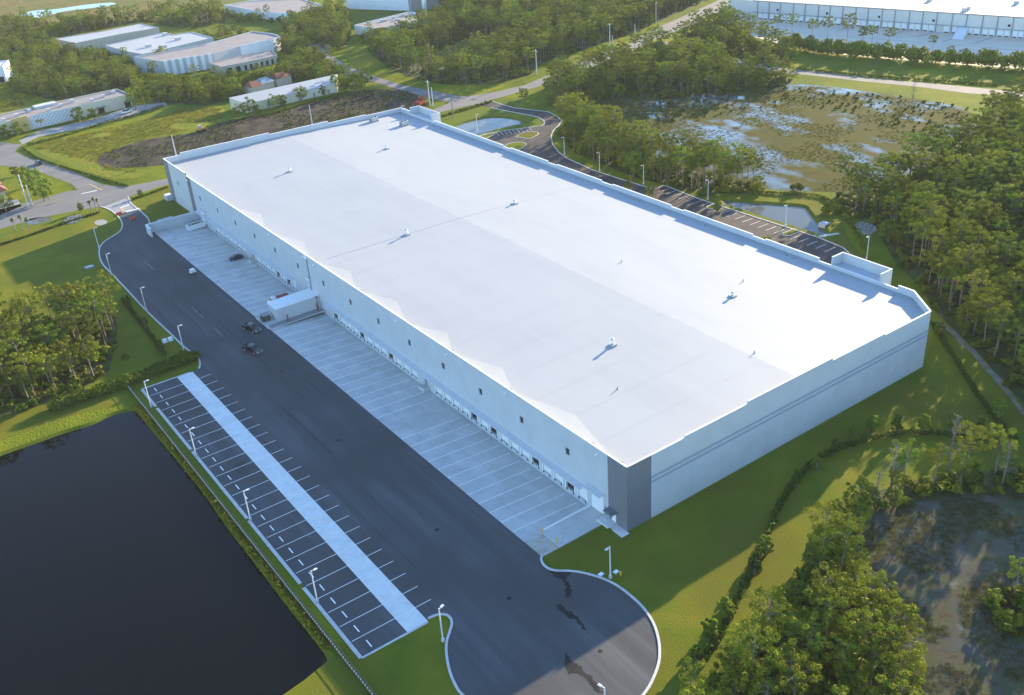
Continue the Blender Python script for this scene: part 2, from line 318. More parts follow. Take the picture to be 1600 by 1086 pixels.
F_MID = [(229.9,144.1),(237.9,152.1),(256.8,158.9),(282.5,165.4),(305.3,169.4),(329.4,173.6),(361.8,182.5),(397,192.3),(359.8,126.2),(360.8,108.7),(343.9,98),(318.8,90.1),(318.9,75.3),(301.7,75.1),(284.6,85.6),(267.5,96),(249.3,117.7),(228.6,119.5),(219.2,121.1),(222.2,133.3)]
F_FAR = [(225.4,303.3),(219.3,285.5),(209.8,250.4),(207.8,227.3),(210.1,200.5),(224.6,182.9),(248.2,179.3),(262.7,194.8),(295.3,201.2),(328.6,208.5),(354.3,215.8),(436.7,246.3),(490.6,269.4),(534.5,413),(466.2,541.9),(371.6,455),(299.7,341.7),(255.5,307.4),(242,314.2)]
CLEARING = [(225.8,257.6),(252.6,267.4),(274.7,281.5),(295.3,259.2),(295.9,241.7),(265.3,235.6),(240.5,229.6),(224.5,223.3),(218.8,239.2)]
F_LEFT = [(-19.5,69.9),(-10.5,64.1),(-2.5,61),(3.8,58.3),(6.7,52.2),(5.7,43.8),(1.1,30.8),(-3.8,19.6),(-9.4,16.3),(-17,15.1),(-24.8,14.4),(-30.4,14.9),(-52.5,11),(-49.3,89.8),(-27.7,80.2)]
F_SE = [(96.4,-132.5),(89.6,-132.3),(79.6,-134.5),(71.2,-138.5),(60.6,-139.9),(50.8,-143.8),(41.3,-145.4),(32.9,-146.3),(24.5,-151.7),(47.7,-173),(58.9,-165.3),(65.9,-158.1),(69.6,-152.2),(71.7,-147.2),(77.5,-140.6),(86.7,-135.9)]
F_SE2 = [(96.4,-132.5),(103.3,-134.3),(112.9,-138.8),(122.3,-146.1),(149.2,-156.8),(132.8,-164.5),(115.9,-149.9),(106.9,-142.6),(97.8,-138.1),(91.1,-136.1)]
F_SE3 = [(84.7,-162),(89,-162.7),(94.6,-166.4),(83.5,-172.6),(80.5,-169.3),(82,-165.2)]
T_A = [(96.4,347.4),(111,347),(121.5,304.2),(135.5,299.6),(156.7,286.1),(170.6,290.7),(190.7,312.4),(193.8,301),(187,257.2),(178.3,235.3),(172.9,230.3),(173.9,240.6),(160.1,269.5),(138.5,260.3),(121.6,258.4),(111.2,258.3),(95.2,285.9),(92.8,311.1)]
T_B = [(76.2,550.4),(91.9,509.7),(93.9,464.8),(104.4,434.3),(103.6,393.7),(101.5,341.2),(94.4,324.9),(79.5,330.8),(62.6,327.9),(53,354.6),(48.8,379.9),(58.4,435.9),(58.4,461.2)]
T_C = [(66.6,587.5),(81.6,577.6),(110.2,552.3),(142.2,556.2),(180.8,532.3),(216.6,500.4),(203.5,464.9),(181.1,467.7),(171.5,488.3),(171.2,503.4),(163.7,529.3),(137,522.2),(104,519.3),(86.8,522.9),(57.1,534.1)]
T_D = [(230.4,426.6),(237.8,430.5),(265,445.2),(274,423.9),(253.6,379.6),(232.7,338.3),(212.7,314.6),(209.7,334.8),(212.3,372),(215.9,398.7)]
T_E = [(143.1,389.5),(168.9,400.6),(201.6,418.5),(192.1,438.4),(168.1,432.1),(144.9,403.6)]
for f in (F_RIGHT, F_STRIP, F_MID, F_FAR, F_LEFT, F_SE, F_SE2, F_SE3, T_A, T_B, T_C, T_D): area('forest_floor', f, .03, M['duff'])
area('dirt_field', [(47.1,212.1),(62.6,220.9),(74.1,221.7),(89.4,215.9),(106.9,222.7),(127.4,219.5),(154.5,221.4),(178.8,221.4),(193,202.4),(180.3,172.6),(152.6,156.1),(97.6,164.6),(64.3,179.3),(52.4,187.4),(45.5,194.7)], .025, M['soil'], 3)
area('meadow', [(29.3,253.5),(49.8,254.4),(73,255),(105.4,259.9),(116.3,250.6),(108.5,226.9),(90.8,220),(74.8,223.8),(63.2,222.9),(47.6,214),(45,193),(55.5,172.9),(44,176.4),(36.7,204.2)], .02, M['tallgrass'], 2)
area('meadow', [(48.7,412.5),(58.4,393.8),(63.7,372.4),(55.6,351.6),(45.6,335.1),(32.5,330.8),(16.7,342.1),(30.5,423.5)], .02, M['tallgrass'], 2)
LAWN_S = [(37,-105.9),(49.8,-107),(52.5,-110.7),(58.8,-110.8),(141.6,-111.7),(164,-99.5),(159.6,-108.9),(153.8,-118.1),(142,-134.8),(132.8,-145.4),(117.5,-143.9),(103.3,-134.3),(95.9,-132.6),(88.9,-132.2),(79.6,-133.8),(70.8,-138.2),(60.7,-139.3),(50.4,-143.5),(40.6,-144.7),(31.4,-145.9),(23.8,-151.1),(18.3,-146.7),(28.9,-140.8),(37.5,-135.5),(40.8,-130.4),(42.1,-123.6),(40.4,-115.5),(36.4,-110.7)]
area('lawn', LAWN_S, .012, M['lawn'])
area('lawn', [(-0.5,-106.7),(8.4,-106.5),(15.2,-106.4),(15.8,-109.2),(12.2,-112.7),(8.5,-121.1),(7.5,-130.9),(-28.5,-107.5),(-13.2,-106),(-4.2,-103.6),(-0.9,-102.8)], .012, M['lawn'])
area('lawn', [(-5.1,142),(8.1,145.1),(18.5,143.1),(29.9,145.6),(31.8,128.8),(29.6,120.1),(20.4,110.5),(16.4,99.9),(15.1,65.4),(16.1,10.2),(13,6.4),(-1,5.4),(-4.1,0.4),(-19.9,4.5),(-32.7,3.5),(-45.6,5),(-24.2,147.1)], .012, M['lawn'])
area('lawn', [(41.1,148.1),(49.4,150.2),(56.7,152.5),(52.2,130.1),(52.6,109.4),(38.5,109.6),(38.2,116.5),(39.5,122.7),(39.8,137.3)], .012, M['lawn'])
area('lawn', [(341.6,90.7),(357.4,49.6),(377.2,3.8),(368,-1.6),(356.2,36.6),(340.9,85.5)], .022, M['lawn'])
area('lawn', [(185.4,8.8),(195.9,1.4),(211.3,-18.2),(203.9,-39.2),(188.4,-55.9),(178.9,-71.6),(172.4,-82.2),(173.1,-71.8),(179.1,-56.5),(184.2,-40.7),(183.3,-2.1)], .022, M['lawn'], cut=(POND_E,))
area('sand_track', [(164.2,-99.7),(163.7,-102.4),(161.6,-107.2),(158.4,-111.2),(157.3,-114.4),(155,-117.2),(151.7,-122),(150.4,-124.6),(143.8,-132.3),(141.3,-135.8),(140,-135.6),(144.7,-129.6),(147.9,-125),(150,-122),(152.6,-118.1),(155.5,-114.4),(157.4,-110.3),(160.5,-106.2),(162,-102.2)], .035, M['sand'])
# roads
area('road', [(-24.5,172.8),(1.3,174),(14.8,174.2),(25.7,175.8),(29.5,173.9),(29.2,183.9),(27,194.8),(24.4,206.5),(18.6,223.6),(7.3,242.8),(13.3,275.1),(20.8,272.4),(25,263.6),(27.6,259.4),(22.4,250.4),(24.6,236.5),(28.5,221.6),(34.2,198.4),(38.2,173.3),(43.9,163.8),(59.6,160.9),(124.5,160.5),(177.7,162.9),(192.8,167.8),(203.3,173.3),(208.6,170.3),(220.5,167.5),(236,167.1),(262.4,175.9),(290.1,184.4),(321.1,192.1),(359.8,211.1),(390.1,221.5),(438.4,239.7),(512.6,272.1),(523.6,253.5),(433.1,221.2),(380,200.9),(340.2,190.1),(313.1,178),(286.9,170.5),(256.3,163.3),(237.8,159.4),(226.4,158.7),(214.2,157.6),(201,156.5),(185.7,158.4),(172.4,156.9),(121.6,154.6),(60.7,154.6),(41.2,150.8),(30.5,147.8),(20.5,150.8),(9.9,152.7),(-3.2,151.5),(-27.9,149.1)], .03, M['road'])
area('road', [(204.3,325.6),(207.8,321),(198.2,278.7),(196.2,250),(196.3,217.3),(199.9,196),(204,173.1),(194.5,164.1),(192.3,183.6),(190.9,204.9),(189.9,235.1),(189.4,258.4),(193.5,287)], .035, M['road'])
area('road', [(204.3,347.7),(222.1,341),(206.7,317.2),(202.3,323)], .032, M['road'])
area('road', [(365.5,-32.1),(355.1,-5),(348.7,8.9),(345.3,29.2),(338.3,52.3),(332.1,78.3),(326,96.4),(323.2,135.1),(330.4,174.7),(343.2,183.3),(335.1,142.2),(336.1,95.6),(339.5,79.5),(346.2,49.8),(352.8,30.3),(362.1,-0.8),(372.4,-28.5)], .032, M['road'])
area('road', [(27.6,259.4),(36.1,266.8),(55.6,265.6),(80,267.7),(94.1,273.1),(98.1,273.6),(99.4,281),(84.8,287.4),(70.1,280.6),(58.8,277.5),(38.5,277.3),(27.9,267.3)], .034, M['grey'])
mb = MB()
flat_ribbon(mb, [(34.6,177.8),(36.3,166.7)], .35, .045); structure('yellow_line', mb.mesh('yellow_line', M['ypaint']))
mb = MB(); flat_ribbon(mb, [(29,168.4),(34.7,167.9)], .5, .045); structure('stop_line', mb.mesh('stop_line', M['paint']))
area('entry_pavement', [(30.9,147.4),(41.1,150.5),(39.7,142.9),(39.6,136.6),(31.9,133.8),(31.9,140)], .036, M['grey'])
mb = MB(); flat_ribbon(mb, [(35.4,140.9),(39.1,141.7)], .5, .05); structure('stop_line', mb.mesh('stop_line', M['paint']))
mb = MB(); flat_ribbon(mb, [(35.5,140.4),(35.7,133.5)], .5, .05); structure('yellow_line', mb.mesh('yellow_line', M['ypaint']))

# ------------------------------------------------------------------ truck court
CURB_L = smooth_line([(14.3,4.9),(15.2,6.6),(16,9.4),(16.3,12.2),(15.5,18),(15.3,29.7),(14.9,47.3),(15.1,65.4),(15.2,82),(15.2,90.7),(16.2,98.6),(18.4,106.5),(21.2,111.2),(24.6,114),(28,116.9),(30.2,121.2),(31.5,126.5),(32.1,132.8),(32.1,138.9),(31.5,144),(30.5,147.8)], 3)
CURB_N = smooth_line([(41.2,150.8),(40.6,146.7),(39.9,142.7),(39.8,136.4),(39.8,129.3),(39.5,122.7),(38.2,116.5),(37,112.8),(37,110.3),(38.4,109.3)], 3)
CURB_S = smooth_line([(36.9,-105.8),(36.1,-106.7),(35.6,-108.1),(35.7,-109.4),(36.4,-110.7),(37.8,-111.9),(39.2,-113.5),(40.4,-115.5),(41.4,-117.8),(42,-120.4),(42.1,-123.6),(41.8,-127),(40.8,-130.4),(39.2,-133.3),(37.5,-135.5),(35.5,-137.4),(32.8,-139.1),(29.9,-140.4),(25.5,-141.3),(20.6,-139.8),(15.9,-135.3),(11.6,-130),(9,-126.1),(8.3,-123.2),(8.5,-121.1),(9.3,-118.2),(10.7,-115.1),(12.2,-112.7),(13.7,-111.2),(15.1,-109.8),(15.7,-108.5),(15.6,-107.4),(14.9,-106.6),(13.8,-106.2),(12.8,-106.1)], 3)
LOT = [(0,4.4)] + CURB_L + CURB_N[:] + [(36.7,107.0),(36.7,-106.3)] + CURB_S + [(12.4,-106.7),(0,-106.7)]
court = area('truck_court', LOT, .02, M['asphalt'])
court['label'] = 'dark asphalt truck court in the shade of the warehouse'
mb = MB(); mb.box(0, 8.1, -.06, .06, 0, .006); lm = mb.mesh('stall_line', M['paint'])
mb = MB(); mb.box(0, 3.05, -.06, .06, 0, .006); lm2 = mb.mesh('stall_line', M['paint'])
mb = MB(); mb.box(0, 4.0, -.05, .05, 0, .006); lm3 = mb.mesh('stall_line', M['paint'])
mb = MB(); mb.box(-.11, .11, -.95, .95, 0, .006); dm = mb.mesh('dash_mark', M['paint'])
for i in range(25):
    y = -4.27*i
    link('stall_line', lm, court, (.35, y, .026)); link('stall_line', lm2, court, (12.5, y, .026)); link('stall_line', lm3, court, (8.48, y, .075))
for i in range(26): link('dash_mark', dm, court, (2.35, -4.27*i + 2.1, .026))
def slab_mesh(w, l, h=.05):
    mb = MB(); g = .016; mb.box(-w/2+g, w/2-g, -l/2+g, l/2-g, -h, h); return mb
sm_ = slab_mesh(4.0, 4.27).mesh('concrete_slab', M['strip'])
lane = structure('concrete_lane', None, loc=(0,0,0)); lane['label'] = 'pale concrete lane through the trailer stalls'
for i in range(26): link('concrete_slab', sm_, lane, (10.46, -4.27*i + 2.2, .025 + random.uniform(-.004,.004)))
# sloped loading apron of cast slabs
apron = structure('loading_apron', None); apron['label'] = 'pale concrete loading apron sloping down to the dock wall'
SLOPE = 1.05/16.2
def az(x): return -(x-36.65)*SLOPE
mb = MB(); mb.poly([(36.65,-100.4,az(36.65)-.06),(52.9,-100.4,az(52.9)-.06),(52.9,107.6,az(52.9)-.06),(36.65,107.6,az(36.65)-.06)]); link('slab_bed', mb.mesh('slab_bed', M['grey']), apron)
smm = slab_mesh(4.06, 3.69).mesh('concrete_slab', M['concrete'])
stall_y = [-89.7 + 3.69*k for k in range(-3, 54)]
mb = MB(); mb.box(-8.0, 7.3, -.085, .085, 0, .008); alm = mb.mesh('stall_line', M['paint'])
ang = math.atan(SLOPE)
for k, y in enumerate(stall_y):
    for c in range(4):
        x = 36.65 + 4.06*(c+.5)
        if y-1.85 > 107.4: continue
        o = link('concrete_slab', smm, apron, (x, y+1.845, az(x) + random.uniform(-.004, .006))); o.rotation_euler = (0, ang, 0)
    if not (y < -99 or -54 < y < -47 or 10.5 < y < 20 or 58 < y < 66 or y > 100): 
        o = link('stall_line', alm, apron, (44.7, y, az(44.7)+.058)); o.rotation_euler = (0, ang, 0)
# level drive-in ramp at the near end, with its low wall
ramp = structure('drive_in_ramp', None); mb = MB(); mb.box(36.65, 40.6, -106.2, -100.6, -.4, .02); link('concrete_slab', mb.mesh('concrete_slab', M['soilstain']), ramp)['label'] = 'silt-stained slab at the foot of the drive-in ramp'
for k in range(3):
    mb = MB(); mb.box(40.63+k*4.08, 44.68+k*4.08-(.0 if k < 2 else .02), -106.2, -100.6, -.4, .025+.003*k); link('concrete_slab', mb.mesh('concrete_slab', M['concrete']), ramp)
mb = MB(); mb.box(41.5, 52.83, -100.62, -100.32, -1.2, .28); link('low_wall', mb.mesh('low_wall', M['trimw']), None, label='low white retaining wall beside the drive-in ramp at the near end of the dock', cat='wall')
def curb(label, pts, w=.42, h=.15, m=None):
    mb = MB(); ribbon(mb, pts, w, -.05, h); link('curb', fixn(mb.mesh('curb', m or M['curb'])), kind='structure')['label'] = label
curb('pale concrete curb along the left side of the drive', CURB_L); curb('curb beside the entrance lawn', CURB_N); curb('white curb around the turning circle', CURB_S)
curb('curb at the far end of the trailer stalls', [(-.1,4.5),(11.8,4.4)], .35); curb('curb at the near end of the trailer stalls', [(-.1,-106.8),(12.3,-106.8)], .35)
for a, b in ((4.3,-5.9),(-7.0,-29.4),(-30.3,-60.4),(-61.2,-84.2),(-85.6,-106.7)):
    mb = MB(); mb.box(-.55, .1, b, a, -.1, .14); link('curb', mb.mesh('curb', M['curb']), kind='structure')['label'] = 'wide concrete kerb strip between the trailer stalls and the pond fence'
# fence with pickets between the trailer stalls and the pond
fx = -2.5
fe = thing('picket_fence', 'long dark fence with pale picket tops between the trailer stalls and the dark pond', 'fence', (fx, 0, 0))
mb = MB(); mb.box(-.12, .12, -118, 7.5, -.6, .75); link('retaining_wall', mb.mesh('retaining_wall', M['fence']), fe)
mb = MB(); mb.box(.13, .2, -118, 7.5, .5, .58); mb.box(.13, .2, -118, 7.5, 1.15, 1.22); link('rail', mb.mesh('rail', M['fence']), fe)
mb = MB(); mb.box(-.2, -.03, -.14, .14, .5, .9); pk = mb.mesh('picket', M['picket'])
for i in range(170): link('picket', pk, fe, (0, 7 - .73*i, 0))
fe2 = thing('fence', 'dark fence return running towards the pond at the near end of the trailer stalls', 'fence')
mb = MB(); ribbon(mb, [(-2.5,-118.2),(-6.0,-117.2),(-12.0,-114.8)], .24, -.4, .75); link('retaining_wall', fixn(mb.mesh('retaining_wall', M['fence'])), fe2)
# wet stains and cracks on the asphalt
for pts in ([(35.3,-110),(37.1,-111.7),(37.9,-113),(36.6,-113.2),(36,-115.2),(34.8,-116.8),(33.6,-117.1),(34.2,-115.9),(35.6,-114.2),(35.6,-112.5)], [(31,-117.3),(31.8,-117.6),(31.8,-119.1),(32.1,-120.9),(32,-123.1),(31.2,-125.7),(31,-124.7),(31.4,-122.2),(30.9,-120.3),(30.7,-118.4)], [(25.6,-126.8),(25.3,-128.3),(25.7,-130),(25.6,-132.4),(25.4,-135),(24.9,-136.5),(24.5,-135.2),(24.6,-132.8),(24.3,-130.9),(23.4,-130.1),(24,-128.6)]):
    pts = smooth_line(pts, 6, True); area('wet_stain', [(x+random.uniform(-.28,.28), y+random.uniform(-.28,.28)) for x, y in pts], .026, M['stain'])
mb = MB(); random.seed(3)
for i in range(9):
    a = random.uniform(-95, 60); x = random.choice((17.5, 22.5, 28.0, 32.0)) + random.uniform(-.3,.3)
    pts = [(x + random.uniform(-.12,.12), a + 5*k) for k in range(random.randint(4, 9))]; flat_ribbon(mb, pts, .09, .027)
structure('asphalt_seam', mb.mesh('asphalt_seam', M['stain']))
mb = MB()
for x, y in ((26.1,-47.7), (29.6,-10.8), (26.3,-87.4), (27.2,89.2), (26.1,36.2), (30.1,-129.8), (26,-110.9)): mb.tube((x,y,.015),(x,y,.03), .45, .45, 12)
structure('manhole_cover', mb.mesh('manhole_cover', M['rubber']))
mb = MB()
for a, b, w in (((26,84.2), (26.2,76), .18), ((25.6,41), (25.6,31.9), .14), ((25.7,24.1), (25.4,17.4), .16)): flat_ribbon(mb, [a, b], w, .0275)
structure('chalk_mark', mb.mesh('chalk_mark', M['grey']))
M['scuff'] = mat('pale_tyre_scuff', [(.062,.064,.068),(.085,.087,.090)], .4, .9)
rs_ = random.Random(21); mb = MB()
for i in range(9):
    x0, y0 = rs_.uniform(19, 34), rs_.uniform(-95, 60); pts = []; a0 = rs_.choice((-1, 1))*rs_.uniform(.5, 1.3); hd = rs_.choice((R(90), R(-90))) + rs_.uniform(-.15,.15)
    for k in range(12): pts.append((x0, y0)); x0 += math.cos(hd)*1.5; y0 += math.sin(hd)*1.5; hd += a0/12
    if all(17 < p[0] < 36 for p in pts):
        for o in (0, 1.7): flat_ribbon(mb, offset(pts, o), .22, .0262 + .0002*i)
structure('tyre_scuff', mb.mesh('tyre_scuff', M['scuff']))
area('oil_stain', smooth_line([(5.4,-41.4),(7.3,-41.9),(7.1,-44.8),(4.9,-45.9),(4.1,-43.9)], 3, True), .027, M['asphalt2'])

# ------------------------------------------------------------------ the warehouse
wh = thing('warehouse', 'huge white tilt-up warehouse with flat white roof and a long row of loading docks', 'warehouse')
K = 1.1667
DOOR_Z0, DOOR_Z1, DW = .12, 2.95, 2.45
OLD = dict(opened=[4.7,-7.89,-20.6,-52.0,-58.46,-71.2,-80.76,36.6,30.3], closed=[1.6,-1.5,-4.7,-11.0,-14.2,-17.35,-23.65,-26.8,-29.95,-39.5,-42.65,-45.8,-48.95,-55.2,-61.7,-64.85,-68.0,-74.35,-77.5,-83.9,
            78.4,75.1,71.8,68.6,65.5,62.35,59.2,49.5,46.3,43.15,40.0,33.5,27.15])
WINS = [v*K for v in (106.4,87.8,74.3,61.4,48.55,35.8,22.5,8.9,-4.4,-16.9,-29.7,-42.4,-55.1,-67.7,-80.4)]
holes = [(y*K-DW/2, y*K+DW/2, DOOR_Z0, DOOR_Z1) for y in OLD['opened']+OLD['closed']]
WZ0, WZ1, WW = 8.1, 9.7, 1.25
wholes = [(y-WW/2, y+WW/2, WZ0, WZ1) for y in WINS]
# front dock wall with real openings
mb = MB(); TOP = 14.35
ys = sorted({SY, 113.0, NYW, *[v for h in holes+wholes for v in h[:2]]}); 
for i in range(len(ys)-1):
    a, b = ys[i], ys[i+1]; m_ = (a+b)/2
    zs = [(-1.3, TOP if m_ < 113 else 15.2)]
    for h in holes+wholes:
        if h[0] < m_ < h[1]:
            nz = []
            for z0, z1 in zs:
                if h[2] >= z0 and h[3] <= z1: nz += [(z0, h[2]), (h[3], z1)]
                else: nz.append((z0, z1))
            zs = nz
    for z0, z1 in zs: mb.poly([(WX,a,z0),(WX,a,z1),(WX,b,z1),(WX,b,z0)])
for h in holes+wholes:
    x1 = WX+.35; a, b, z0, z1 = h
    mb.poly([(WX,a,z0),(x1,a,z0),(x1,a,z1),(WX,a,z1)]); mb.poly([(WX,b,z0),(WX,b,z1),(x1,b,z1),(x1,b,z0)]); mb.poly([(WX,a,z1),(x1,a,z1),(x1,b,z1),(WX,b,z1)]); mb.poly([(WX,a,z0),(WX,b,z0),(x1,b,z0),(x1,a,z0)])
mb.poly([(WX,113,14.35),(WX+.3,113,14.35),(WX+.3,113,15.2),(WX,113,15.2)])
link('dock_wall', mb.mesh('dock_wall', M['wall']), wh)
def wallrun(name, prof, p0, p1, mlist=M['wall'], z0=-.5):
    # prof: list of (t0, t1, ztop) along p0->p1 in metres
    d = Vector((p1[0]-p0[0], p1[1]-p0[1])); d.normalize(); mb = MB()
    for a, b, zt in prof:
        A = (p0[0]+d.x*a, p0[1]+d.y*a); B = (p0[0]+d.x*b, p0[1]+d.y*b); mb.poly([(*A, z0), (*B, z0), (*B, zt), (*A, zt)])
    link(name, mb.mesh(name, mlist), wh)
SOUTH = [(0,14.45,14.25),(14.45,31.0,14.6),(31.0,56.0,15.1),(56.0,73.2,14.5),(73.2,89.4,14.1)]
wallrun('end_wall', SOUTH, (WX,SY), (142.2,SY))
EAST = [(-102.1,-98.0,14.0),(-98.0,-79.7,13.1),(-79.7,-75.4,13.0),(-75.4,-58.0,13.75),(-58.0,-53.6,13.35),(-53.6,-27.9,13.75),(-27.9,-22.8,13.35),(-22.8,2.8,13.75),(2.8,7.9,13.35),(7.9,30.3,13.75),(30.3,35.0,13.35),(35.0,56.2,13.75),(56.2,60.7,13.3),(60.7,106.0,13.75),(106.0,124.0,13.1),(124.0,NYE,14.1)]
wallrun('entrance_wall', [(a+102.1, b+102.1, z) for a, b, z in EAST], (EX,-102.1), (EX,NYE))
wallrun('corner_wall', [(0,11.0,14.1)], (142.2,SY), (EX,-102.1))
NORTH = [(0,6.3,15.2),(6.3,40,15.9),(40,64,15.3),(64,80,14.5),(80,95.8,14.1)]
wallrun('rear_wall', NORTH, (WX,NYW), (EX,NYE))
# parapets: thickness and inner faces
def parapet(prof, p0, p1, roofz, inward):
    d = Vector((p1[0]-p0[0], p1[1]-p0[1])); d.normalize(); n = Vector((-d.y, d.x))*inward*.28; mb = MB()
    for i, (a, b, zt) in enumerate(prof):
        A = Vector((p0[0]+d.x*a, p0[1]+d.y*a)); B = Vector((p0[0]+d.x*b, p0[1]+d.y*b)); e = .004
        A2 = A + n*.01; B2 = B + n*.01
        mb.hexa([(*A2, zt-1.2), (*B2, zt-1.2), (*(B+n), zt-1.2), (*(A+n), zt-1.2), (*A2, zt+e), (*B2, zt+e), (*(B+n), zt+e), (*(A+n), zt+e)])
        mb.poly([(*(A+n*1.01), roofz-.6), (*(B+n*1.01), roofz-.6), (*(B+n*1.01), zt), (*(A+n*1.01), zt)])
    link('parapet', mb.mesh('parapet', M['wall']), wh)
RW, RR, RE = 13.2, 13.6, 12.3
parapet([(0,223.7,TOP)], (WX,SY), (WX,113.0), RW, -1)
parapet([(0,NYW-113.0,15.2)], (WX,113.0), (WX,NYW), RW, -1)
parapet(SOUTH, (WX,SY), (142.2,SY), RW, 1)
parapet([(a+102.1, b+102.1, z) for a, b, z in EAST], (EX,-102.1), (EX,NYE), RE, 1)
parapet([(0,11.0,14.1)], (142.2,SY), (EX,-102.1), RE, 1)
parapet(NORTH, (WX,NYW), (EX,NYE), RW, -1)
# white coping
mb = MB(); ribbon(mb, [(WX+.1,SY+.1),(WX+.1,112.9)], .34, TOP+.005, TOP+.07); ribbon(mb, [(WX+.1,113.1),(WX+.1,NYW-.1)], .34, 15.205, 15.27)
for a, b, z in SOUTH: ribbon(mb, [(WX+a+.02,SY+.1),(WX+b-.02,SY+.1)], .36, z+.005, z+.07)
for a, b, z in EAST: ribbon(mb, [(EX-.1,a+.02),(EX-.1,b-.02)], .36, z+.005, z+.07)
ribbon(mb, [(142.3,SY+.25),(EX-.15,-102.0)], .36, 14.105, 14.17)
for a, b, z in NORTH: ribbon(mb, [(WX+a+.02,NYW-.1-a*.0459),(WX+b-.02,NYW-.1-b*.0459)], .36, z+.005, z+.07)
link('coping', fixn(mb.mesh('coping', M['trimw'])), wh)
# roof: two planes falling from a ridge, membrane; crickets along the dock parapet
RX = 99.6; mb = MB(); o_ = .29
mb.poly([(WX+o_,SY+o_,RW),(RX,SY+o_,RR),(RX,NYW-2.4,RR),(WX+o_,NYW-o_,RW)]); link('roof_plane', mb.mesh('roof_plane', M['roof']), wh)
mb = MB(); mb.poly([(RX,SY+o_,RR),(142.1,SY+o_,RE+.22),(EX-o_,-102.0,RE),(EX-o_,NYE-o_,RE),(RX,NYW-2.4,RR)]); link('roof_plane', mb.mesh('roof_plane', M['roof']), wh)
def rz(x): return RW + (RR-RW)*(x-WX)/(RX-WX) if x < RX else RR + (RE-RR)*(x-RX)/(EX-RX)
for a, c, b in ((-109,-90,-72),(-78,-65.5,-51),(-54,-44,-32),(-35,-21,-8),(-9,3,17),(18,31,45),(47,61,76)):
    mb = MB(); x0 = WX+o_; h = .24; P1 = (x0,a,rz(x0)+.01); P2 = (x0+4.8,c,rz(x0+4.8)+.012); P3 = (x0,b,rz(x0)+.01); Q1 = (x0,c-3,rz(x0)+h)
    Qa = (x0, a+1.5, rz(x0)+.03); 
    mb.poly([P1,P2,Q1]); mb.poly([Q1,P2,P3]); link('roof_cricket', fixn(mb.mesh('roof_cricket', M['roof'])), wh)
# membrane seams and expansion joint
mb = MB()
for i in range(1, 24):
    y = SY + 10.1*i + random.uniform(-.2,.2)
    for x0, x1 in ((WX+.4, RX-.05), (RX+.05, EX-.4)):
        if y < -100 and x1 > 140: x1 = 140
        mb.poly([(x0,y-.05,rz(x0)+.012),(x1,y-.05,rz(x1)+.012),(x1,y+.05,rz(x1)+.012),(x0,y+.05,rz(x0)+.012)])
link('membrane_seam', mb.mesh('membrane_seam', mat('seam_membrane', [(.318,.335,.352)], rough=.6)), wh)
mb = MB()
for x0, x1 in ((57.5, RX), (RX, 143.5)):
    y0 = 15.0 - (x0-57.5)*.038; y1 = 15.0 - (x1-57.5)*.038
    mb.hexa([(x0,y0-.13,rz(x0)),(x1,y1-.13,rz(x1)),(x1,y1+.13,rz(x1)),(x0,y0+.13,rz(x0)),(x0,y0-.07,rz(x0)+.035),(x1,y1-.07,rz(x1)+.035),(x1,y1+.07,rz(x1)+.035),(x0,y0+.07,rz(x0)+.035)])
link('expansion_joint', mb.mesh('expansion_joint', M['grey']), wh)
# charcoal corner panels, stripes
mb = MB(); mb.box(WX-.04, WX-.003, SY-.045, -105.6, -.5, 14.33); link('corner_panel', mb.mesh('corner_panel', M['dark']), wh)
mb = MB(); mb.box(WX-.003, 58.75, SY-.045, SY-.003, -.5, 14.33); link('corner_panel', mb.mesh('corner_panel', M['dark']), wh)
mb = MB(); mb.box(WX-.04, WX-.003, 131.2, NYW+.02, -.5, 15.18); link('corner_panel', mb.mesh('corner_panel', M['dark']), wh)
mb = MB(); mb.box(WX-.04, WX-.003, 109.2, 113.0, -.5, 14.33); link('corner_panel', mb.mesh('corner_panel', M['dark']), wh)
for z in (9.28, 8.25):
    mb = MB(); mb.box(58.76, 142.1, SY-.03, SY-.003, z-.27, z+.27); link('wall_stripe', mb.mesh('wall_stripe', M['stripe']), wh)
# panel joints (thin raised strips, coloured grey to read as narrow shadow gaps)
mb = MB()
for i in range(1, 20):
    y = -105.6 + 11.35*i
    if y < 108 and not any(h[0]-.1 < y < h[1]+.1 for h in holes): mb.box(WX-.006, WX-.003, y-.02, y+.02, -1.2, TOP-.05)
for i in range(1, 8): mb.box(58.75+10.4*i-.02, 58.75+10.4*i+.02, SY-.006, SY-.0035, -.3, 8.0)
link('panel_joint', mb.mesh('panel_joint', M['stripe']), wh)
# dock doors, bumpers
mb = MB(); mb.box(0, .08, -DW/2, DW/2, DOOR_Z0, DOOR_Z1)
for z in (.68, 1.25, 1.82, 2.39): mb.box(-.012, 0, -DW/2+.05, DW/2-.05, z-.02, z+.02)
dmesh = mb.mesh('dock_door', M['door'])
mb = MB(); mb.box(-.12, 0, -.12, .12, -.36, .06); bmesh_ = mb.mesh('bumper', M['rubber'])
mb = MB(); mb.box(-.05, .0, -DW/2+.25, DW/2-.25, .03, .09); lip = mb.mesh('leveler_lip', M['grey'])
mb = MB()
for s in (-1, 1): mb.box(-.07, 0, s*(DW/2+.02)-.13 + s*.13, s*(DW/2+.02)+.13 + s*.13, .05, DOOR_Z1+.25)
mb.box(-.07, 0, -DW/2-.0, DW/2+.0, DOOR_Z1+.02, DOOR_Z1+.25); seal = mb.mesh('door_seal', M['trimw'])
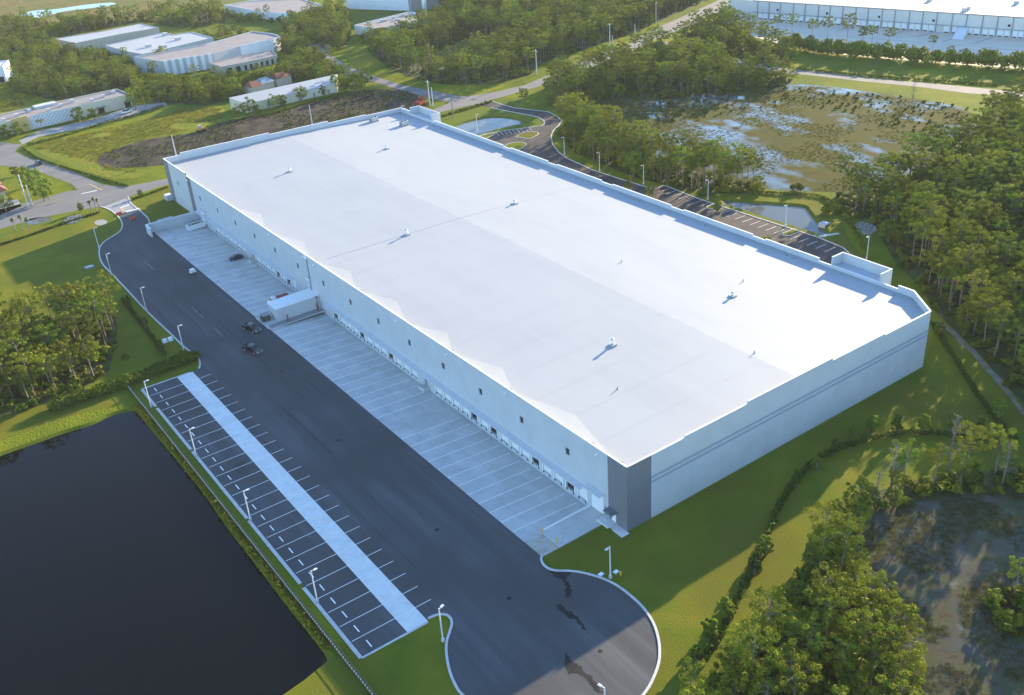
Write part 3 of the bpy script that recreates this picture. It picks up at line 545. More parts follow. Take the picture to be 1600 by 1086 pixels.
for y in OLD['closed'] + OLD['opened']:
    closed = y in OLD['closed']
    if closed: d = link('dock_door', dmesh, wh, (WX+.2, y*K, 0))
    else:
        mb2 = MB(); mb2.box(0, 2.2, -DW/2, DW/2, DOOR_Z1-.32, DOOR_Z1-.2); d = link('dock_door', mb2.mesh('dock_door_raised', M['door']), wh, (WX+.36, y*K, 0)); d['label'] = 'raised door over a dark open dock bay'
    link('door_seal', seal, d, (-.2-(0 if closed else .16) - .004, 0, 0))
    for s in (-1, 1): link('bumper', bmesh_, d, (-.2-(0 if closed else .16) - .003, s*1.02, 0))
    link('leveler_lip', lip, d, (-.2-(0 if closed else .16) - .003, 0, 0))
# floor, interior lining
mb = MB(); mb.poly([(WX+.4,SY+.3,.1),(EX-.4,-102,.1),(EX-.4,NYE-.4,.1),(WX+.4,NYW-.4,.1)])
for y in OLD['opened']:
    c = y*K; x0, x1 = WX+.36, WX+9
    mb.poly([(x0,c-2.2,.11),(x0,c-2.2,4),(x1,c-2.2,4),(x1,c-2.2,.11)]); mb.poly([(x1,c-2.2,.11),(x1,c+2.2,.11),(x1,c+2.2,4),(x1,c-2.2,4)]); mb.poly([(x0,c+2.2,.11),(x1,c+2.2,.11),(x1,c+2.2,4),(x0,c+2.2,4)]); mb.poly([(x0,c-2.2,4),(x0,c+2.2,4),(x1,c+2.2,4),(x1,c-2.2,4)])
link('interior', mb.mesh('interior', M['inner']), wh)
# windows
mb = MB(); mb.box(0, .02, -WW/2+.06, WW/2-.06, WZ0+.06, WZ1-.06); pane = mb.mesh('window_pane', M['glass'])
mb = MB()
for a in ((-WW/2, -WW/2+.07, WZ0, WZ1), (WW/2-.07, WW/2, WZ0, WZ1), (-WW/2+.07, WW/2-.07, WZ0, WZ0+.07), (-WW/2+.07, WW/2-.07, WZ1-.07, WZ1), (-.03, .03, WZ0+.07, WZ1-.07)): mb.box(-.04, .03, *a)
wfr = mb.mesh('window', M['grey'])
for y in WINS:
    w = link('window', wfr, wh, (WX+.2, y, 0)); link('window_pane', pane, w, (.01, 0, 0))
# canopies over the docks, light fixtures, downpipe
def canopy(y0, y1, z, d=1.3):
    mb = MB(); mb.hexa([(WX-d,y0,z-.22),(WX-.003,y0,z),(WX-.003,y1,z),(WX-d,y1,z-.22),(WX-d,y0,z-.12),(WX-.003,y0,z+.1),(WX-.003,y1,z+.1),(WX-d,y1,z-.12)])
    c = link('canopy', mb.mesh('canopy', M['awning']), wh); mb = MB(); mb.box(WX-d-.05, WX-d-.003, y0+.01, y1-.01, z-.34, z-.08)
    n = int((y1-y0)/1.5)
    for k in range(1, n): y = y0+(y1-y0)*k/n; mb.hexa([(WX-d,y-.03,z-.119),(WX-.003,y-.03,z+.101),(WX-.003,y+.03,z+.101),(WX-d,y+.03,z-.119),(WX-d,y-.03,z-.07),(WX-.003,y-.03,z+.15),(WX-.003,y+.03,z+.15),(WX-d,y+.03,z-.07)])
    link('canopy_ribs', mb.mesh('canopy_ribs', M['awning']), c)
y = 8.8
for k in range(8): canopy(-98.9 + k*13.46+.05, -98.9 + (k+1)*13.46-.05, 3.55)
for k in range(6): canopy(31.0 + k*12.7+.05, 31.0 + (k+1)*12.7-.05, 3.55)
canopy(-104.6, -100.2, 5.0, 1.4)
mb = MB(); mb.box(-.35, 0, -.25, .25, -.12, .18); mb.box(-.5, -.36, -.2, .2, -.16, -.02); fx_ = mb.mesh('wall_light', M['trimw'])
for y in (96,76,57,38,18.7,12.5,-7,-25.45,-44.45,-63.4,-88): link('wall_light', fx_, wh, (WX-.003, y*K, 12.95))
mb = MB(); mb.tube((WX-.2,19.0,-.6),(WX-.2,19.0,13.4), .16, n=8)
for z in (3.3, 5.2, 7.8, 10.5): mb.box(WX-.36, WX-.003, 18.75, 19.25, z-.08, z+.08)
link('downpipe', mb.mesh('downpipe', M['stripe']), wh)
mb = MB(); mb.box(WX-.5, WX-.02, 18.5, 19.5, 13.4, 14.9); mb.box(WX-.9, WX-.51, 17.9, 20.3, 7.4, 7.7); link('roof_ladder_head', mb.mesh('roof_ladder_head', M['trimw']), wh)
# hoop of conduit near the north end of the docks
mb = MB(); mb.box(WX-.9, WX-.003, 98.5, 104.2, 5.0, 5.2); link('canopy', mb.mesh('canopy', M['awning']), wh)
mb = MB(); mb.box(WX-.5, WX-.003, 101.0, 103.6, .1, 4.2); link('dock_door', mb.mesh('drive_in_door', M['door']), wh)['label'] = 'tall drive-in door at the far end of the dock wall'
mb = MB(); mb.box(WX-.05, WX-.003, -104.2, -100.8, .03, 4.3); link('dock_door', mb.mesh('drive_in_door', M['door']), wh)['label'] = 'tall drive-in door at the near end of the dock wall'
for yy, zz in ((-103.4, .0), (-39.2, -.05), (62.5, -.05)):
    mb = MB(); mb.box(WX-.05, WX-.003, yy-1.9, yy-.9, zz+.1, zz+2.25); link('side_door', mb.mesh('side_door', M['grey']), wh)
mb = MB(); mb.hexa([(WX-1.7,-108.3,2.75),(WX-.05,-108.3,2.75),(WX-.05,-105.9,2.75),(WX-1.7,-105.9,2.75),(WX-1.7,-108.3,2.95),(WX-.05,-108.3,2.95),(WX-.05,-105.9,2.95),(WX-1.7,-105.9,2.95)]); link('entry_canopy', mb.mesh('entry_canopy', M['dark']), wh)
mb = MB(); mb.box(WX-.1, WX-.042, -107.7, -106.6, .35, 2.5); link('side_door', mb.mesh('side_door', M['trimw']), wh)
mb = MB(); mb.box(WX-2.2, WX-.003, NYW-1.2, NYW+2.0, -.1, 1.9); link('utility_alcove', mb.mesh('utility_alcove', M['wall']), wh)
# entrance feature walls rising above the east parapet
def feature(y0, y1, zt):
    mb = MB(); x0, x1 = EX+.003, EX+4.2; t = .35
    mb.box(x0-.0, x1, y0, y0+t, -.4, zt); mb.box(x0, x1, y1-t, y1, -.4, zt); mb.box(x1-t, x1-.003, y0+t+.002, y1-t-.002, -.4, zt-.003)
    mb.poly([(x0,y0+t,RE+.35),(x1-t,y0+t,RE+.35),(x1-t,y1-t,RE+.35),(x0,y1-t,RE+.35)])
    mb.box(x0-.1, x1+.05, y0-.05, y0+t+.05, zt+.002, zt+.06); mb.box(x0-.1, x1+.05, y1-t-.05, y1+.05, zt+.002, zt+.06); mb.box(x1-t-.05, x1+.05, y0+t+.06, y1-t-.06, zt+.002, zt+.06)
    link('entrance_tower', mb.mesh('entrance_tower', M['wall']), wh)
feature(-93.2, -78.9, 15.2); feature(108.5, 124.5, 15.3)
# drains and boots along the east gutter
mb = MB()
for y in (-98.5,-69,-66.5,-38,-11,-9,18,44,60,88,99,104): mb.tube((146.6,y,RE+.0),(146.6,y,RE+.25), .35, .3, 10)
link('roof_drain', mb.mesh('roof_drain', M['grey']), wh)
mb = MB()
for y in (-108,-100,-74,-52,-34,-10,16,44): mb.box(WX+.9, WX+1.4, y-.25, y+.25, RW, RW+.35)
link('roof_drain', mb.mesh('scupper_box', M['grey']), wh)
# rooftop equipment
def vent(x, y, h, label):
    h *= .85; t = thing('roof_vent', label, 'roof vent', (x, y, rz(x)-.02), 0, 'white vents standing on the warehouse roof')
    mb = MB(); mb.box(-.75, .75, -.75, .75, 0, .35); link('curb_base', mb.mesh('curb_base', M['roof']), t)
    mb = MB(); mb.tube((0,0,.35),(0,0,h-.35), .30, .30, 14); link('shaft', mb.mesh('shaft', M['trimw'], True), t)
    mb = MB(); mb.tube((0,0,h-.3),(0,0,h-.12), .4, .4, 14); mb.tube((0,0,h-.118),(0,0,h+.04), .38, .14, 14); link('cap', mb.mesh('cap', M['metal'], False), t)
vent(81.5,-74.1,2.0,'roof vent nearest the charcoal corner of the warehouse'); vent(118.2,-74.7,1.5,'roof vent nearest the tall entrance parapet at the right of the roof')
vent(81.6,13.8,2.0,'roof vent just beside the thin expansion joint on the shaded roof slope'); vent(118.2,12.4,1.4,'roof vent just beside the expansion joint on the bright roof slope')
vent(81.7,92.0,1.9,'roof vent far left on the shaded roof slope near the rear'); vent(118.4,90.2,1.6,'roof vent far back on the bright roof slope below the rooftop cooling units')
def hvac(x, y, label):
    t = thing('rooftop_unit', label, 'air conditioner', (x, y, rz(x)))
    mb = MB(); mb.box(-1.6, 1.6, -1.1, 1.1, 0, .3); link('base_frame', mb.mesh('base_frame', M['grey']), t)
    mb = MB(); mb.box(-1.5, 1.5, -1.0, 1.0, .3, 1.7); c = link('cabinet', mb.mesh('cabinet', M['metal']), t)
    mb = MB()
    for k in range(5): mb.box(-1.515, -1.502, -.9, .9, .5+.2*k, .6+.2*k)
    link('louvre', mb.mesh('louvre', M['rubber']), c)
    mb = MB()
    for s in (-.7, .7): mb.tube((s,0,1.7),(s,0,1.85), .55, .55, 14)
    link('fan', mb.mesh('fan', M['rubber']), t)
hvac(133.6,127.0,'grey rooftop unit in the sun near the rear parapet of the warehouse'); hvac(139.2,113.3,'grey rooftop unit in the shadow of the far entrance parapet')
for x, y, lb in ((100.9,-97,'tiny pipe boot on the roof near the end wall'),(126.4,-70.5,'small pipe boot right of the vent nearest the entrance parapet'),(112.5,-42,'tiny pipe boot alone on the bright roof slope'),(70.3,-88.5,'tiny pipe boot near the charcoal corner on the shaded slope')):
    t = thing('pipe_boot', lb, 'roof pipe', (x, y, rz(x))); mb = MB(); mb.tube((0,0,0),(0,0,.6), .12, .1, 8); link('pipe', mb.mesh('pipe', M['grey']), t); mb = MB(); mb.tube((0,0,0),(0,0,.12), .3, .15, 8); link('flashing', mb.mesh('flashing', M['roof']), t)

# dock stairs
def stairs(y, label):
    t = thing('dock_stair', label, 'stairs', (WX, y, 0)); zb = az(WX-2)+.03
    mb = MB(); mb.box(-1.6, -.06, -.9, .9, zb-.1, .05); link('landing', mb.mesh('landing', M['curb']), t)
    mb = MB()
    for k in range(5): mb.box(-1.6, -.2, .9+.32*k, .9+.32*(k+1), zb-.1, .05-.2*(k+1)+.0)
    link('steps', mb.mesh('steps', M['curb']), t)
    mb = MB()
    for x in (-1.55, -.25):
        mb.tube((x,-.85,.05),(x,-.85,1.1), .035, n=6); mb.tube((x,.9,.05),(x,.9,1.1), .035, n=6); mb.tube((x,2.5,zb),(x,2.5,zb+1.05), .035, n=6); mb.tube((x,-.85,1.1),(x,.9,1.1), .035, n=6); mb.tube((x,.9,1.1),(x,2.5,zb+1.05), .035, n=6)
    mb.tube((-1.55,-.85,1.1),(-.25,-.85,1.1), .035, n=6); link('handrail', mb.mesh('handrail', M['metal']), t)
stairs(-41.0, 'concrete dock stair with steel handrails in the middle of the near docks'); stairs(61.0, 'dock stair beside the dark car at the far docks')
t = thing('corner_stair', 'white concrete stair and landing at the charcoal corner of the warehouse', 'stairs', (WX, -107.6, 0))
mb = MB(); mb.box(-2.2, -.06, -.2, 3.0, -.3, .32); link('landing', mb.mesh('landing', M['strip']), t)
mb = MB(); 
for k in range(3): mb.box(-1.7, -.06, -.5-.3*k, -.2-.3*k, -.3, .22-.1*k)
mb.box(-1.9, -.06, -3.8, -1.1, -.3, .03); link('steps', mb.mesh('steps', M['strip']), t)
mb = MB(); mb.tube((-1.9,-1.1,.03),(-1.9,-1.1,1.1), .04, n=6); mb.tube((-1.9,2.9,.3),(-1.9,2.9,1.3), .04, n=6); mb.tube((-1.9,-.2,.3),(-1.9,-.2,1.3), .04, n=6); mb.tube((-1.9,-1.1,1.1),(-1.9,-.2,1.3), .04, n=6); mb.tube((-1.9,-.2,1.3),(-1.9,2.9,1.3), .04, n=6); link('handrail', mb.mesh('handrail', M['metal']), t)
# far end: screen wall with bin enclosure
t = thing('screen_wall', 'long white screen wall across the far end of the loading docks', 'wall')
mb = MB(); mb.box(35.0, WX-.01, 107.7, 108.1, -1.4, 3.1); mb.box(34.6, 34.99, 103.0, 108.1, -.1, 3.05); link('wall_panel', mb.mesh('wall_panel', M['wall']), t)
mb = MB(); mb.box(35.05, WX-.02, 107.65, 108.15, 3.1, 3.16); mb.box(34.55, 35.03, 102.95, 108.15, 3.05, 3.11); link('coping', mb.mesh('coping', M['trimw']), t)
t = thing('bin_enclosure', 'open-topped white bin enclosure built against the white screen wall on the lawn', 'enclosure', (40.0, 108.15, 0))
mb = MB(); mb.box(0, .25, 0, 4.2, -.1, 2.2); mb.box(4.6, 4.85, 0, 4.2, -.1, 2.2); mb.box(.25, 4.6, 3.95, 4.2, -.1, 2.2); link('wall_panel', mb.mesh('wall_panel', M['wall']), t)
mb = MB(); mb.box(.25, 4.6, 0, 3.95, -.1, .03); link('floor_slab', mb.mesh('floor_slab', M['concrete']), t)
# fire pump house in the middle of the docks
t = thing('pump_house', 'white windowless pump house jutting out from the middle of the dock wall', 'building')
mb = MB(); mb.box(40.1, WX-.01, 15.0, 20.6, -1.3, 3.7); link('wall_panel', mb.mesh('wall_panel', M['wall']), t)
mb = MB(); mb.hexa([(40.0,14.9,3.702),(WX-.02,14.9,3.702),(WX-.02,20.7,3.702),(40.0,20.7,3.702),(40.0,14.9,3.82),(WX-.02,14.9,4.0),(WX-.02,20.7,4.0),(40.0,20.7,3.82)]); link('roof', mb.mesh('roof', M['trimw']), t)
mb = MB(); mb.box(41.5, 42.6, 14.93, 14.995, -.3, 1.9); link('door', mb.mesh('door', M['palegrey']), t)
area('gravel_strip', [(36.9,12.3),(52.7,12.3),(52.7,14.95),(36.9,14.95)], .02, M['grey'])
curb('curb round the pump house strip', [(52.6,12.2),(37.2,12.2),(36.5,13.0),(36.5,21.4),(37.2,22.0),(40.0,22.0)], .3, .14)
for x, y, h, lb in ((42.4,13.6,2.2,'red fire standpipe against the white pump house wall'),(51.3,13.8,2.4,'red fire pipe with a side outlet by the dock wall')):
    t = thing('fire_standpipe', lb, 'fire pipe', (x, y, -.3)); mb = MB(); mb.tube((0,0,0),(0,0,h), .13, n=8); link('riser', mb.mesh('riser', M['red']), t); mb = MB(); mb.tube((0,0,h-.15),(-.0,-.55,h-.15), .12, n=8); mb.tube((0,0,h*.55),(.5,0,h*.55), .1, n=8); link('outlet', mb.mesh('outlet', M['red']), t); mb = MB(); mb.tube((0,0,0),(0,0,.1), .3, n=8); link('flange', mb.mesh('flange', M['grey']), t)
mb = MB(); mb.tube((51.9,14.6,0),(51.9,14.6,3.6), .14, n=8); mb.box(51.6,52.2,14.4,14.9,3.6,3.75); link('vent_pipe', mb.mesh('vent_pipe', M['dark']), None, label='dark vent pipe in the corner of the pump house and the dock wall', cat='pipe')
t = thing('transformer', 'green electrical transformer box at the outer end of the pump house', 'transformer', (38.2, 18.2, 0))
mb = MB(); mb.box(-1.4, 1.4, -1.5, 1.5, -.05, .12); link('pad', mb.mesh('pad', M['curb']), t); mb = MB(); mb.box(-.9, .9, -1.0, 1.0, .12, 1.8); link('cabinet', mb.mesh('cabinet', M['green']), t); mb = MB(); mb.box(-1.1,.95,-1.05,1.05,1.8,1.9); link('lid', mb.mesh('lid', M['grey']), t); mb = MB(); mb.box(-1.35,-.92,-.8,.8,.3,1.4); link('cooling_fins', mb.mesh('cooling_fins', M['green']), t)
for i, (x, y) in enumerate(((40.9,-100.8), (41.1,-104.8))):
    t = thing('bollard', ('yellow bollard at the foot of the ramp wall', 'yellow bollard at the grass edge of the ramp')[i], 'bollard', (x, y, .02), 0, 'yellow bollards on the drive-in ramp'); mb = MB(); mb.tube((0,0,0),(0,0,1.1), .1, n=10); link('post', mb.mesh('post', M['yellow']), t); mb = MB(); mb.tube((0,0,1.1),(0,0,1.18), .1, .03, n=10); link('cap', mb.mesh('cap', M['yellow']), t)

# ------------------------------------------------------------------ vehicles
def wheels(t, xs, w, r=.38):
    mb = MB(); mb.tube((0,-.13,0),(0,.13,0), r, r, 16); wm = mb.mesh('wheel', M['rubber']); mb = MB(); mb.tube((0,-.14,0),(0,.14,0), r*.6, r*.6, 12); rm = mb.mesh('rim', M['metal'])
    for x in xs:
        for s in (-1, 1): o = link('wheel', wm, t, (x, s*w, r)); link('rim', rm, o)
def loft(mb, secs):
    # secs: list of (x, half-width, z0, z1, inset-top)
    rings = [[(x,-w,z0),(x,w,z0),(x,w-i*.2,z0+(z1-z0)*.75),(x,w-i,z1),(x,-w+i,z1),(x,-w+i*.2,z0+(z1-z0)*.75)] for x, w, z0, z1, i in secs]; b = len(mb.v)
    for r in rings: mb.v += r
    for k in range(len(rings)-1):
        for j in range(6): mb.f.append((b+6*k+j, b+6*k+(j+1)%6, b+6*k+6+(j+1)%6, b+6*k+6+j)); mb.m.append(0)
    mb.f.append(tuple(b+j for j in range(6))); mb.m.append(0); e = b+6*(len(rings)-1); mb.f.append(tuple(e+j for j in reversed(range(6)))); mb.m.append(0)
def vehicle(kind, m, loc, rz_, label, cat, name, group=None):
    t = thing(name, label, cat, loc, rz_, group); mb = MB()
    if kind == 'pickup':
        loft(mb, [(-2.9,.9,.5,1.05,.05),(-2.85,.97,.45,1.1,.05),(1.0,1.0,.42,1.12,.05),(2.2,.98,.42,1.1,.1),(2.75,.92,.45,1.0,.14),(2.9,.82,.5,.9,.12)]); link('body', fixn(mb.mesh('body', m)), t)
        mb = MB(); loft(mb, [(-.95,.93,1.1,1.72,.2),(-.85,.93,1.1,1.88,.2),(.75,.93,1.1,1.88,.22),(1.5,.93,1.1,1.15,.05)]); cab = link('cab', fixn(mb.mesh('cab', M['glass'])), t)
        mb = MB(); mb.box(-.8,.72,-.7,.7,1.885,1.915); link('roof_panel', mb.mesh('roof_panel', m), cab)
        mb = MB(); mb.box(-2.75,-1.0,-.75,.75,1.105,1.115); link('bed_liner', mb.mesh('bed_liner', M['rubber']), t)
        mb = MB(); mb.box(-2.8,-1.0,-.98,-.78,1.1,1.3); mb.box(-2.8,-1.0,.78,.98,1.1,1.3); mb.box(-2.9,-2.78,-.95,.95,1.05,1.3); link('bed_side', mb.mesh('bed_side', m), t)
        mb = MB(); mb.box(2.8,2.98,-.85,.85,.45,.65); mb.box(-3.02,-2.88,-.85,.85,.5,.68); link('bumper', mb.mesh('bumper', M['metal']), t); wheels(t, (-1.8,1.9), .93, .42); hx, hz, hw, tx = 2.84, .85, .7, -2.93
    else:
        loft(mb, [(-2.3,.75,.4,.9,.1),(-2.15,.85,.32,1.0,.12),(-.9,.9,.3,1.02,.1),(1.0,.9,.3,1.0,.1),(2.0,.84,.32,.85,.14),(2.3,.7,.4,.7,.1)]); link('body', fixn(mb.mesh('body', m)), t)
        hh = 1.72 if kind == 'suv' else 1.45; back = -2.1 if kind == 'suv' else -1.7
        mb = MB(); loft(mb, [(back,.83,1.0,1.05,.05),(back+.45,.83,1.0,hh,.2),(.15,.83,1.0,hh,.22),(1.1,.83,1.0,1.03,.05)]); cab = link('cabin_glass', fixn(mb.mesh('cabin_glass', M['glass'])), t)
        mb = MB(); mb.box(back+.5,.1,-.6,.6,hh+.003,hh+.03); link('roof_panel', mb.mesh('roof_panel', m), cab); wheels(t, (-1.4,1.4), .82, .34); hx, hz, hw, tx = 2.24, .66, .58, -2.28
    for s in (-1, 1):
        mb = MB(); mb.box(hx, hx+.08, s*hw-.16, s*hw+.16, hz-.1, hz+.1); link('headlight', mb.mesh('headlight', M['lampglass']), t)
        mb = MB(); mb.box(tx-.04, tx+.04, s*hw-.12, s*hw+.12, hz-.05, hz+.2); link('taillight', mb.mesh('taillight', M['taillamp']), t)
    return t
vehicle('pickup', M['blackcar'], (*(32.8,15.4), .02), R(-76), 'black pickup truck beside the outer end of the pump house', 'pickup truck', 'pickup_truck', 'black pickups on the truck court')
vehicle('pickup', M['blackcar'], (*(28.2,4), .02), R(-73), 'black pickup truck parked further out on the asphalt, nearer the trailer stalls', 'pickup truck', 'pickup_truck', 'black pickups on the truck court')
vehicle('sedan', M['bluecar'], (*(49,66.6), -.75), R(182), 'dark blue car parked nose out at the far loading docks', 'car', 'parked_car').rotation_euler = (0, R(-3.7), R(182))
vehicle('suv', M['blackcar'], (*(25.9,221.6), .04), R(100), 'black car driving along the pale side road at the far left', 'car', 'moving_car')
vehicle('sedan', M['bluecar'], (*(204.6,325.3), .05), R(60), 'dark blue car at the far end of the side road behind the warehouse', 'car', 'distant_car')
vehicle('pickup', M['whitecar'], (*(78.7,275.7), .05), R(20), 'white pickup parked by the cream building with the awnings', 'pickup truck', 'parked_pickup')
# flatbed truck with a red body behind the pump house
t = thing('service_truck', 'red and white service truck half hidden behind the pump house', 'truck', (*(45.9,26.8), -.35), R(182))
mb = MB(); mb.box(-2.9,1.0,-1.05,1.05,.9,1.35); link('bed', mb.mesh('bed', M['red']), t); mb = MB(); mb.box(-2.8,.9,-.9,.9,1.352,1.75); link('load', mb.mesh('load', M['red']), t)
mb = MB(); loft(mb, [(1.1,1.0,.6,2.3,.15),(2.3,1.0,.6,2.3,.2),(2.7,1.0,.6,1.5,.1),(3.3,.95,.6,1.3,.1)]); link('cab', fixn(mb.mesh('cab', M['whitecar'])), t); mb = MB(); mb.hexa([(2.34,-.85,1.6),(2.74,-.85,1.52),(2.74,.85,1.52),(2.34,.85,1.6),(2.30,-.75,2.2),(2.36,-.75,2.2),(2.36,.75,2.2),(2.30,.75,2.2)]); link('windscreen', mb.mesh('windscreen', M['glass']), t)
mb = MB(); mb.box(-3.0,1.05,-1.1,-1.05,1.3,1.9); mb.box(-3.0,1.05,1.05,1.1,1.3,1.9); mb.box(-3.05,-3.0,-1.1,1.1,1.3,1.9); link('side_rail', mb.mesh('side_rail', M['whitecar']), t); wheels(t, (-2.0,2.3), .95, .45)
# roll-off dumpster
t = thing('dumpster', 'white roll-off dumpster full of dark rubbish in the corner by the white screen wall', 'dumpster', (49.4, 102.3, -.80), R(4))
mb = MB(); mb.box(-3,3,-1.2,-1.1,.2,2.0); mb.box(-3,3,1.1,1.2,.2,2.0); mb.box(-3,-2.9,-1.1,1.1,.2,2.0); mb.box(2.9,3,-1.1,1.1,.2,2.0); mb.box(-2.9,2.9,-1.1,1.1,.2,.3); link('bin', mb.mesh('bin', M['whitecar']), t)
mb = MB()
for k in range(9): mb.box(-2.7+.68*k,-2.6+.68*k,-1.26,-1.203,.25,1.95)
link('rib', mb.mesh('rib', M['whitecar']), t); mb = MB()
for k in range(24): x, y = random.uniform(-2.6,2.5), random.uniform(-.95,.9); mb.hexa([(x,y,1.2),(x+.5,y+.1,1.2),(x+.4,y+.4,1.25),(x,y+.3,1.2),(x,y,1.6+random.random()*.2),(x+.5,y+.1,1.55),(x+.4,y+.35,1.7),(x,y+.3,1.5)])
mb.box(-2.88,2.88,-1.08,1.08,.31,1.25); link('rubbish', mb.mesh('rubbish', M['soil']), t); mb = MB()
for x in (-2.4,2.4): mb.tube((x,-.9,.1),(x,.9,.1), .12, n=8)
link('roller', mb.mesh('roller', M['rubber']), t)
t = thing('equipment_cart', 'small white equipment cart standing alone on the dark asphalt', 'cart', (*(34.3,63.6), .02), R(15))
mb = MB(); mb.box(-1.0,1.0,-.7,.7,.5,.75); link('deck', mb.mesh('deck', M['metal']), t); mb = MB(); mb.box(-.8,.6,-.6,.6,.75,1.6); link('box', mb.mesh('box', M['whitecar']), t); wheels(t, (-.6,.6), .65, .25)
# entrance barriers
for i, (x, y) in enumerate(((35.2,125.4), (32.8,133.8))):
    t = thing('traffic_barrier', ('red plastic barrier lying across the middle of the entrance drive', 'red plastic barrier by the left curb of the entrance drive')[i], 'barrier', (x, y, .03), R(8), 'red barriers closing the entrance drive')
    for k in range(2):
        mb = MB(); mb.hexa([(-1+1.05*k-.0,-.3,0),(0+1.05*k,-.3,0),(0+1.05*k,.3,0),(-1+1.05*k,.3,0),(-1+1.05*k,-.12,1.0),(0+1.05*k,-.12,1.0),(0+1.05*k,.12,1.0),(-1+1.05*k,.12,1.0)]); link('barrier_block', mb.mesh('barrier_block', M['orange']), t)
    mb = MB(); mb.box(-.9,.95,-.4,.4,-.005,.05); link('base', mb.mesh('base', M['rubber']), t)
x, y = (37.9,134.3); t = thing('gate_panel', 'pale white gate panel lying across the entrance drive by the stop line', 'gate', (x, y, .04), R(-3)); mb = MB(); mb.box(-2.4,2.4,-.6,.6,0,.3); link('panel', mb.mesh('panel', M['trimw']), t); mb = MB(); mb.box(-2.5,2.5,-.08,.08,.3,.36); link('rail', mb.mesh('rail', M['metal']), t)
# white backflow boxes and small utility boxes
x, y = (12.5,25); t = thing('backflow_cover', 'pair of white utility covers on the grass beside the drive', 'utility box', (x, y, 0)); 
for k in range(2): mb = MB(); mb.hexa([(k*1.5-.6,-.5,0),(k*1.5+.6,-.5,0),(k*1.5+.6,.5,0),(k*1.5-.6,.5,0),(k*1.5-.5,-.35,1.0),(k*1.5+.5,-.35,1.0),(k*1.5+.5,.35,1.0),(k*1.5-.5,.35,1.0)]); link('cover', mb.mesh('cover', M['trimw']), t)
mb = MB(); mb.tube((1.9,.1,0),(1.9,.1,.5), .08, n=8); mb.tube((1.9,.1,.5),(.4,.1,.5), .08, n=8); link('pipe', mb.mesh('pipe', M['metal']), t)
for q, lb in (((41.7,-116.4), 'flat white utility lid in the grass just left of the near lamp post'), ((44.1,-117.6), 'white utility lid in the grass just right of the near lamp post')):
    t = thing('utility_cover', lb, 'utility box', (*q, .02), R(10)); mb = MB(); mb.box(-.5,.5,-.4,.4,0,.12); link('rim', mb.mesh('rim', M['curb']), t); mb = MB(); mb.box(-.42,.42,-.32,.32,.121,.15); link('lid', mb.mesh('lid', M['trimw']), t)
x, y = (44.2,-118.7); t = thing('fire_hydrant', 'small yellow fire hydrant on the shaded lawn by the turning circle', 'hydrant', (x, y, 0)); mb = MB(); mb.tube((0,0,0),(0,0,.75), .16, .14, 10); mb.tube((0,0,.75),(0,0,.95), .2, .05, 10); link('barrel', mb.mesh('barrel', M['yellow']), t); mb = MB(); mb.tube((-.3,0,.55),(.3,0,.55), .09, n=8); link('nozzle', mb.mesh('nozzle', M['yellow']), t)
x, y = (11.3,92.4); t = thing('drain_structure', 'grey concrete drain structure in the grass near the wood', 'drain', (x, y, 0)); mb = MB(); mb.box(-1.4,1.4,-1,1,0,.35); link('slab', mb.mesh('slab', M['grey']), t); mb = MB(); mb.box(-.9,.9,-.6,.6,.351,.42); link('grate', mb.mesh('grate', M['metal']), t)
x, y = (193.9,-41.9); t = thing('pond_outlet', 'grey concrete outlet box at the corner of the pond by the car park', 'drain', (x, y, -.5)); mb = MB(); mb.box(-1.2,1.2,-1.2,1.2,0,1.3); link('box', mb.mesh('box', M['palegrey']), t); mb = MB(); mb.box(-1.0,1.0,-1.22,-1.201,.3,.9); link('opening', mb.mesh('opening', M['rubber']), t)

# ------------------------------------------------------------------ lamp posts, utility poles, sign
mb = MB(); mb.tube((0,0,0),(0,0,.6), .3, .3, 10); lp_base = mb.mesh('base', M['curb'])
mb = MB(); mb.tube((0,0,.6),(0,0,7.05), .13, .10, 8); lp_pole = mb.mesh('pole', M['pole'])
mb = MB(); mb.box(-.05,.7,-.05,.05,6.85,6.97); lp_arm = mb.mesh('arm', M['pole'])
mb = MB(); mb.hexa([(.45,-.2,6.88),(1.15,-.2,6.88),(1.15,.2,6.88),(.45,.2,6.88),(.5,-.16,7.02),(1.1,-.16,7.02),(1.1,.16,7.02),(.5,.16,7.02)]); lp_head = mb.mesh('lamp_head', M['pole'])
def lamp(loc, rz_, label, s=1.0):
    t = thing('lamp_post', label, 'lamp post', loc, rz_, 'lamp posts around the warehouse')
    for n_, m_ in (('base', lp_base), ('pole', lp_pole), ('arm', lp_arm)): link(n_, m_, t)
    link('lamp_head', lp_head, t); t.scale = (s,)*3
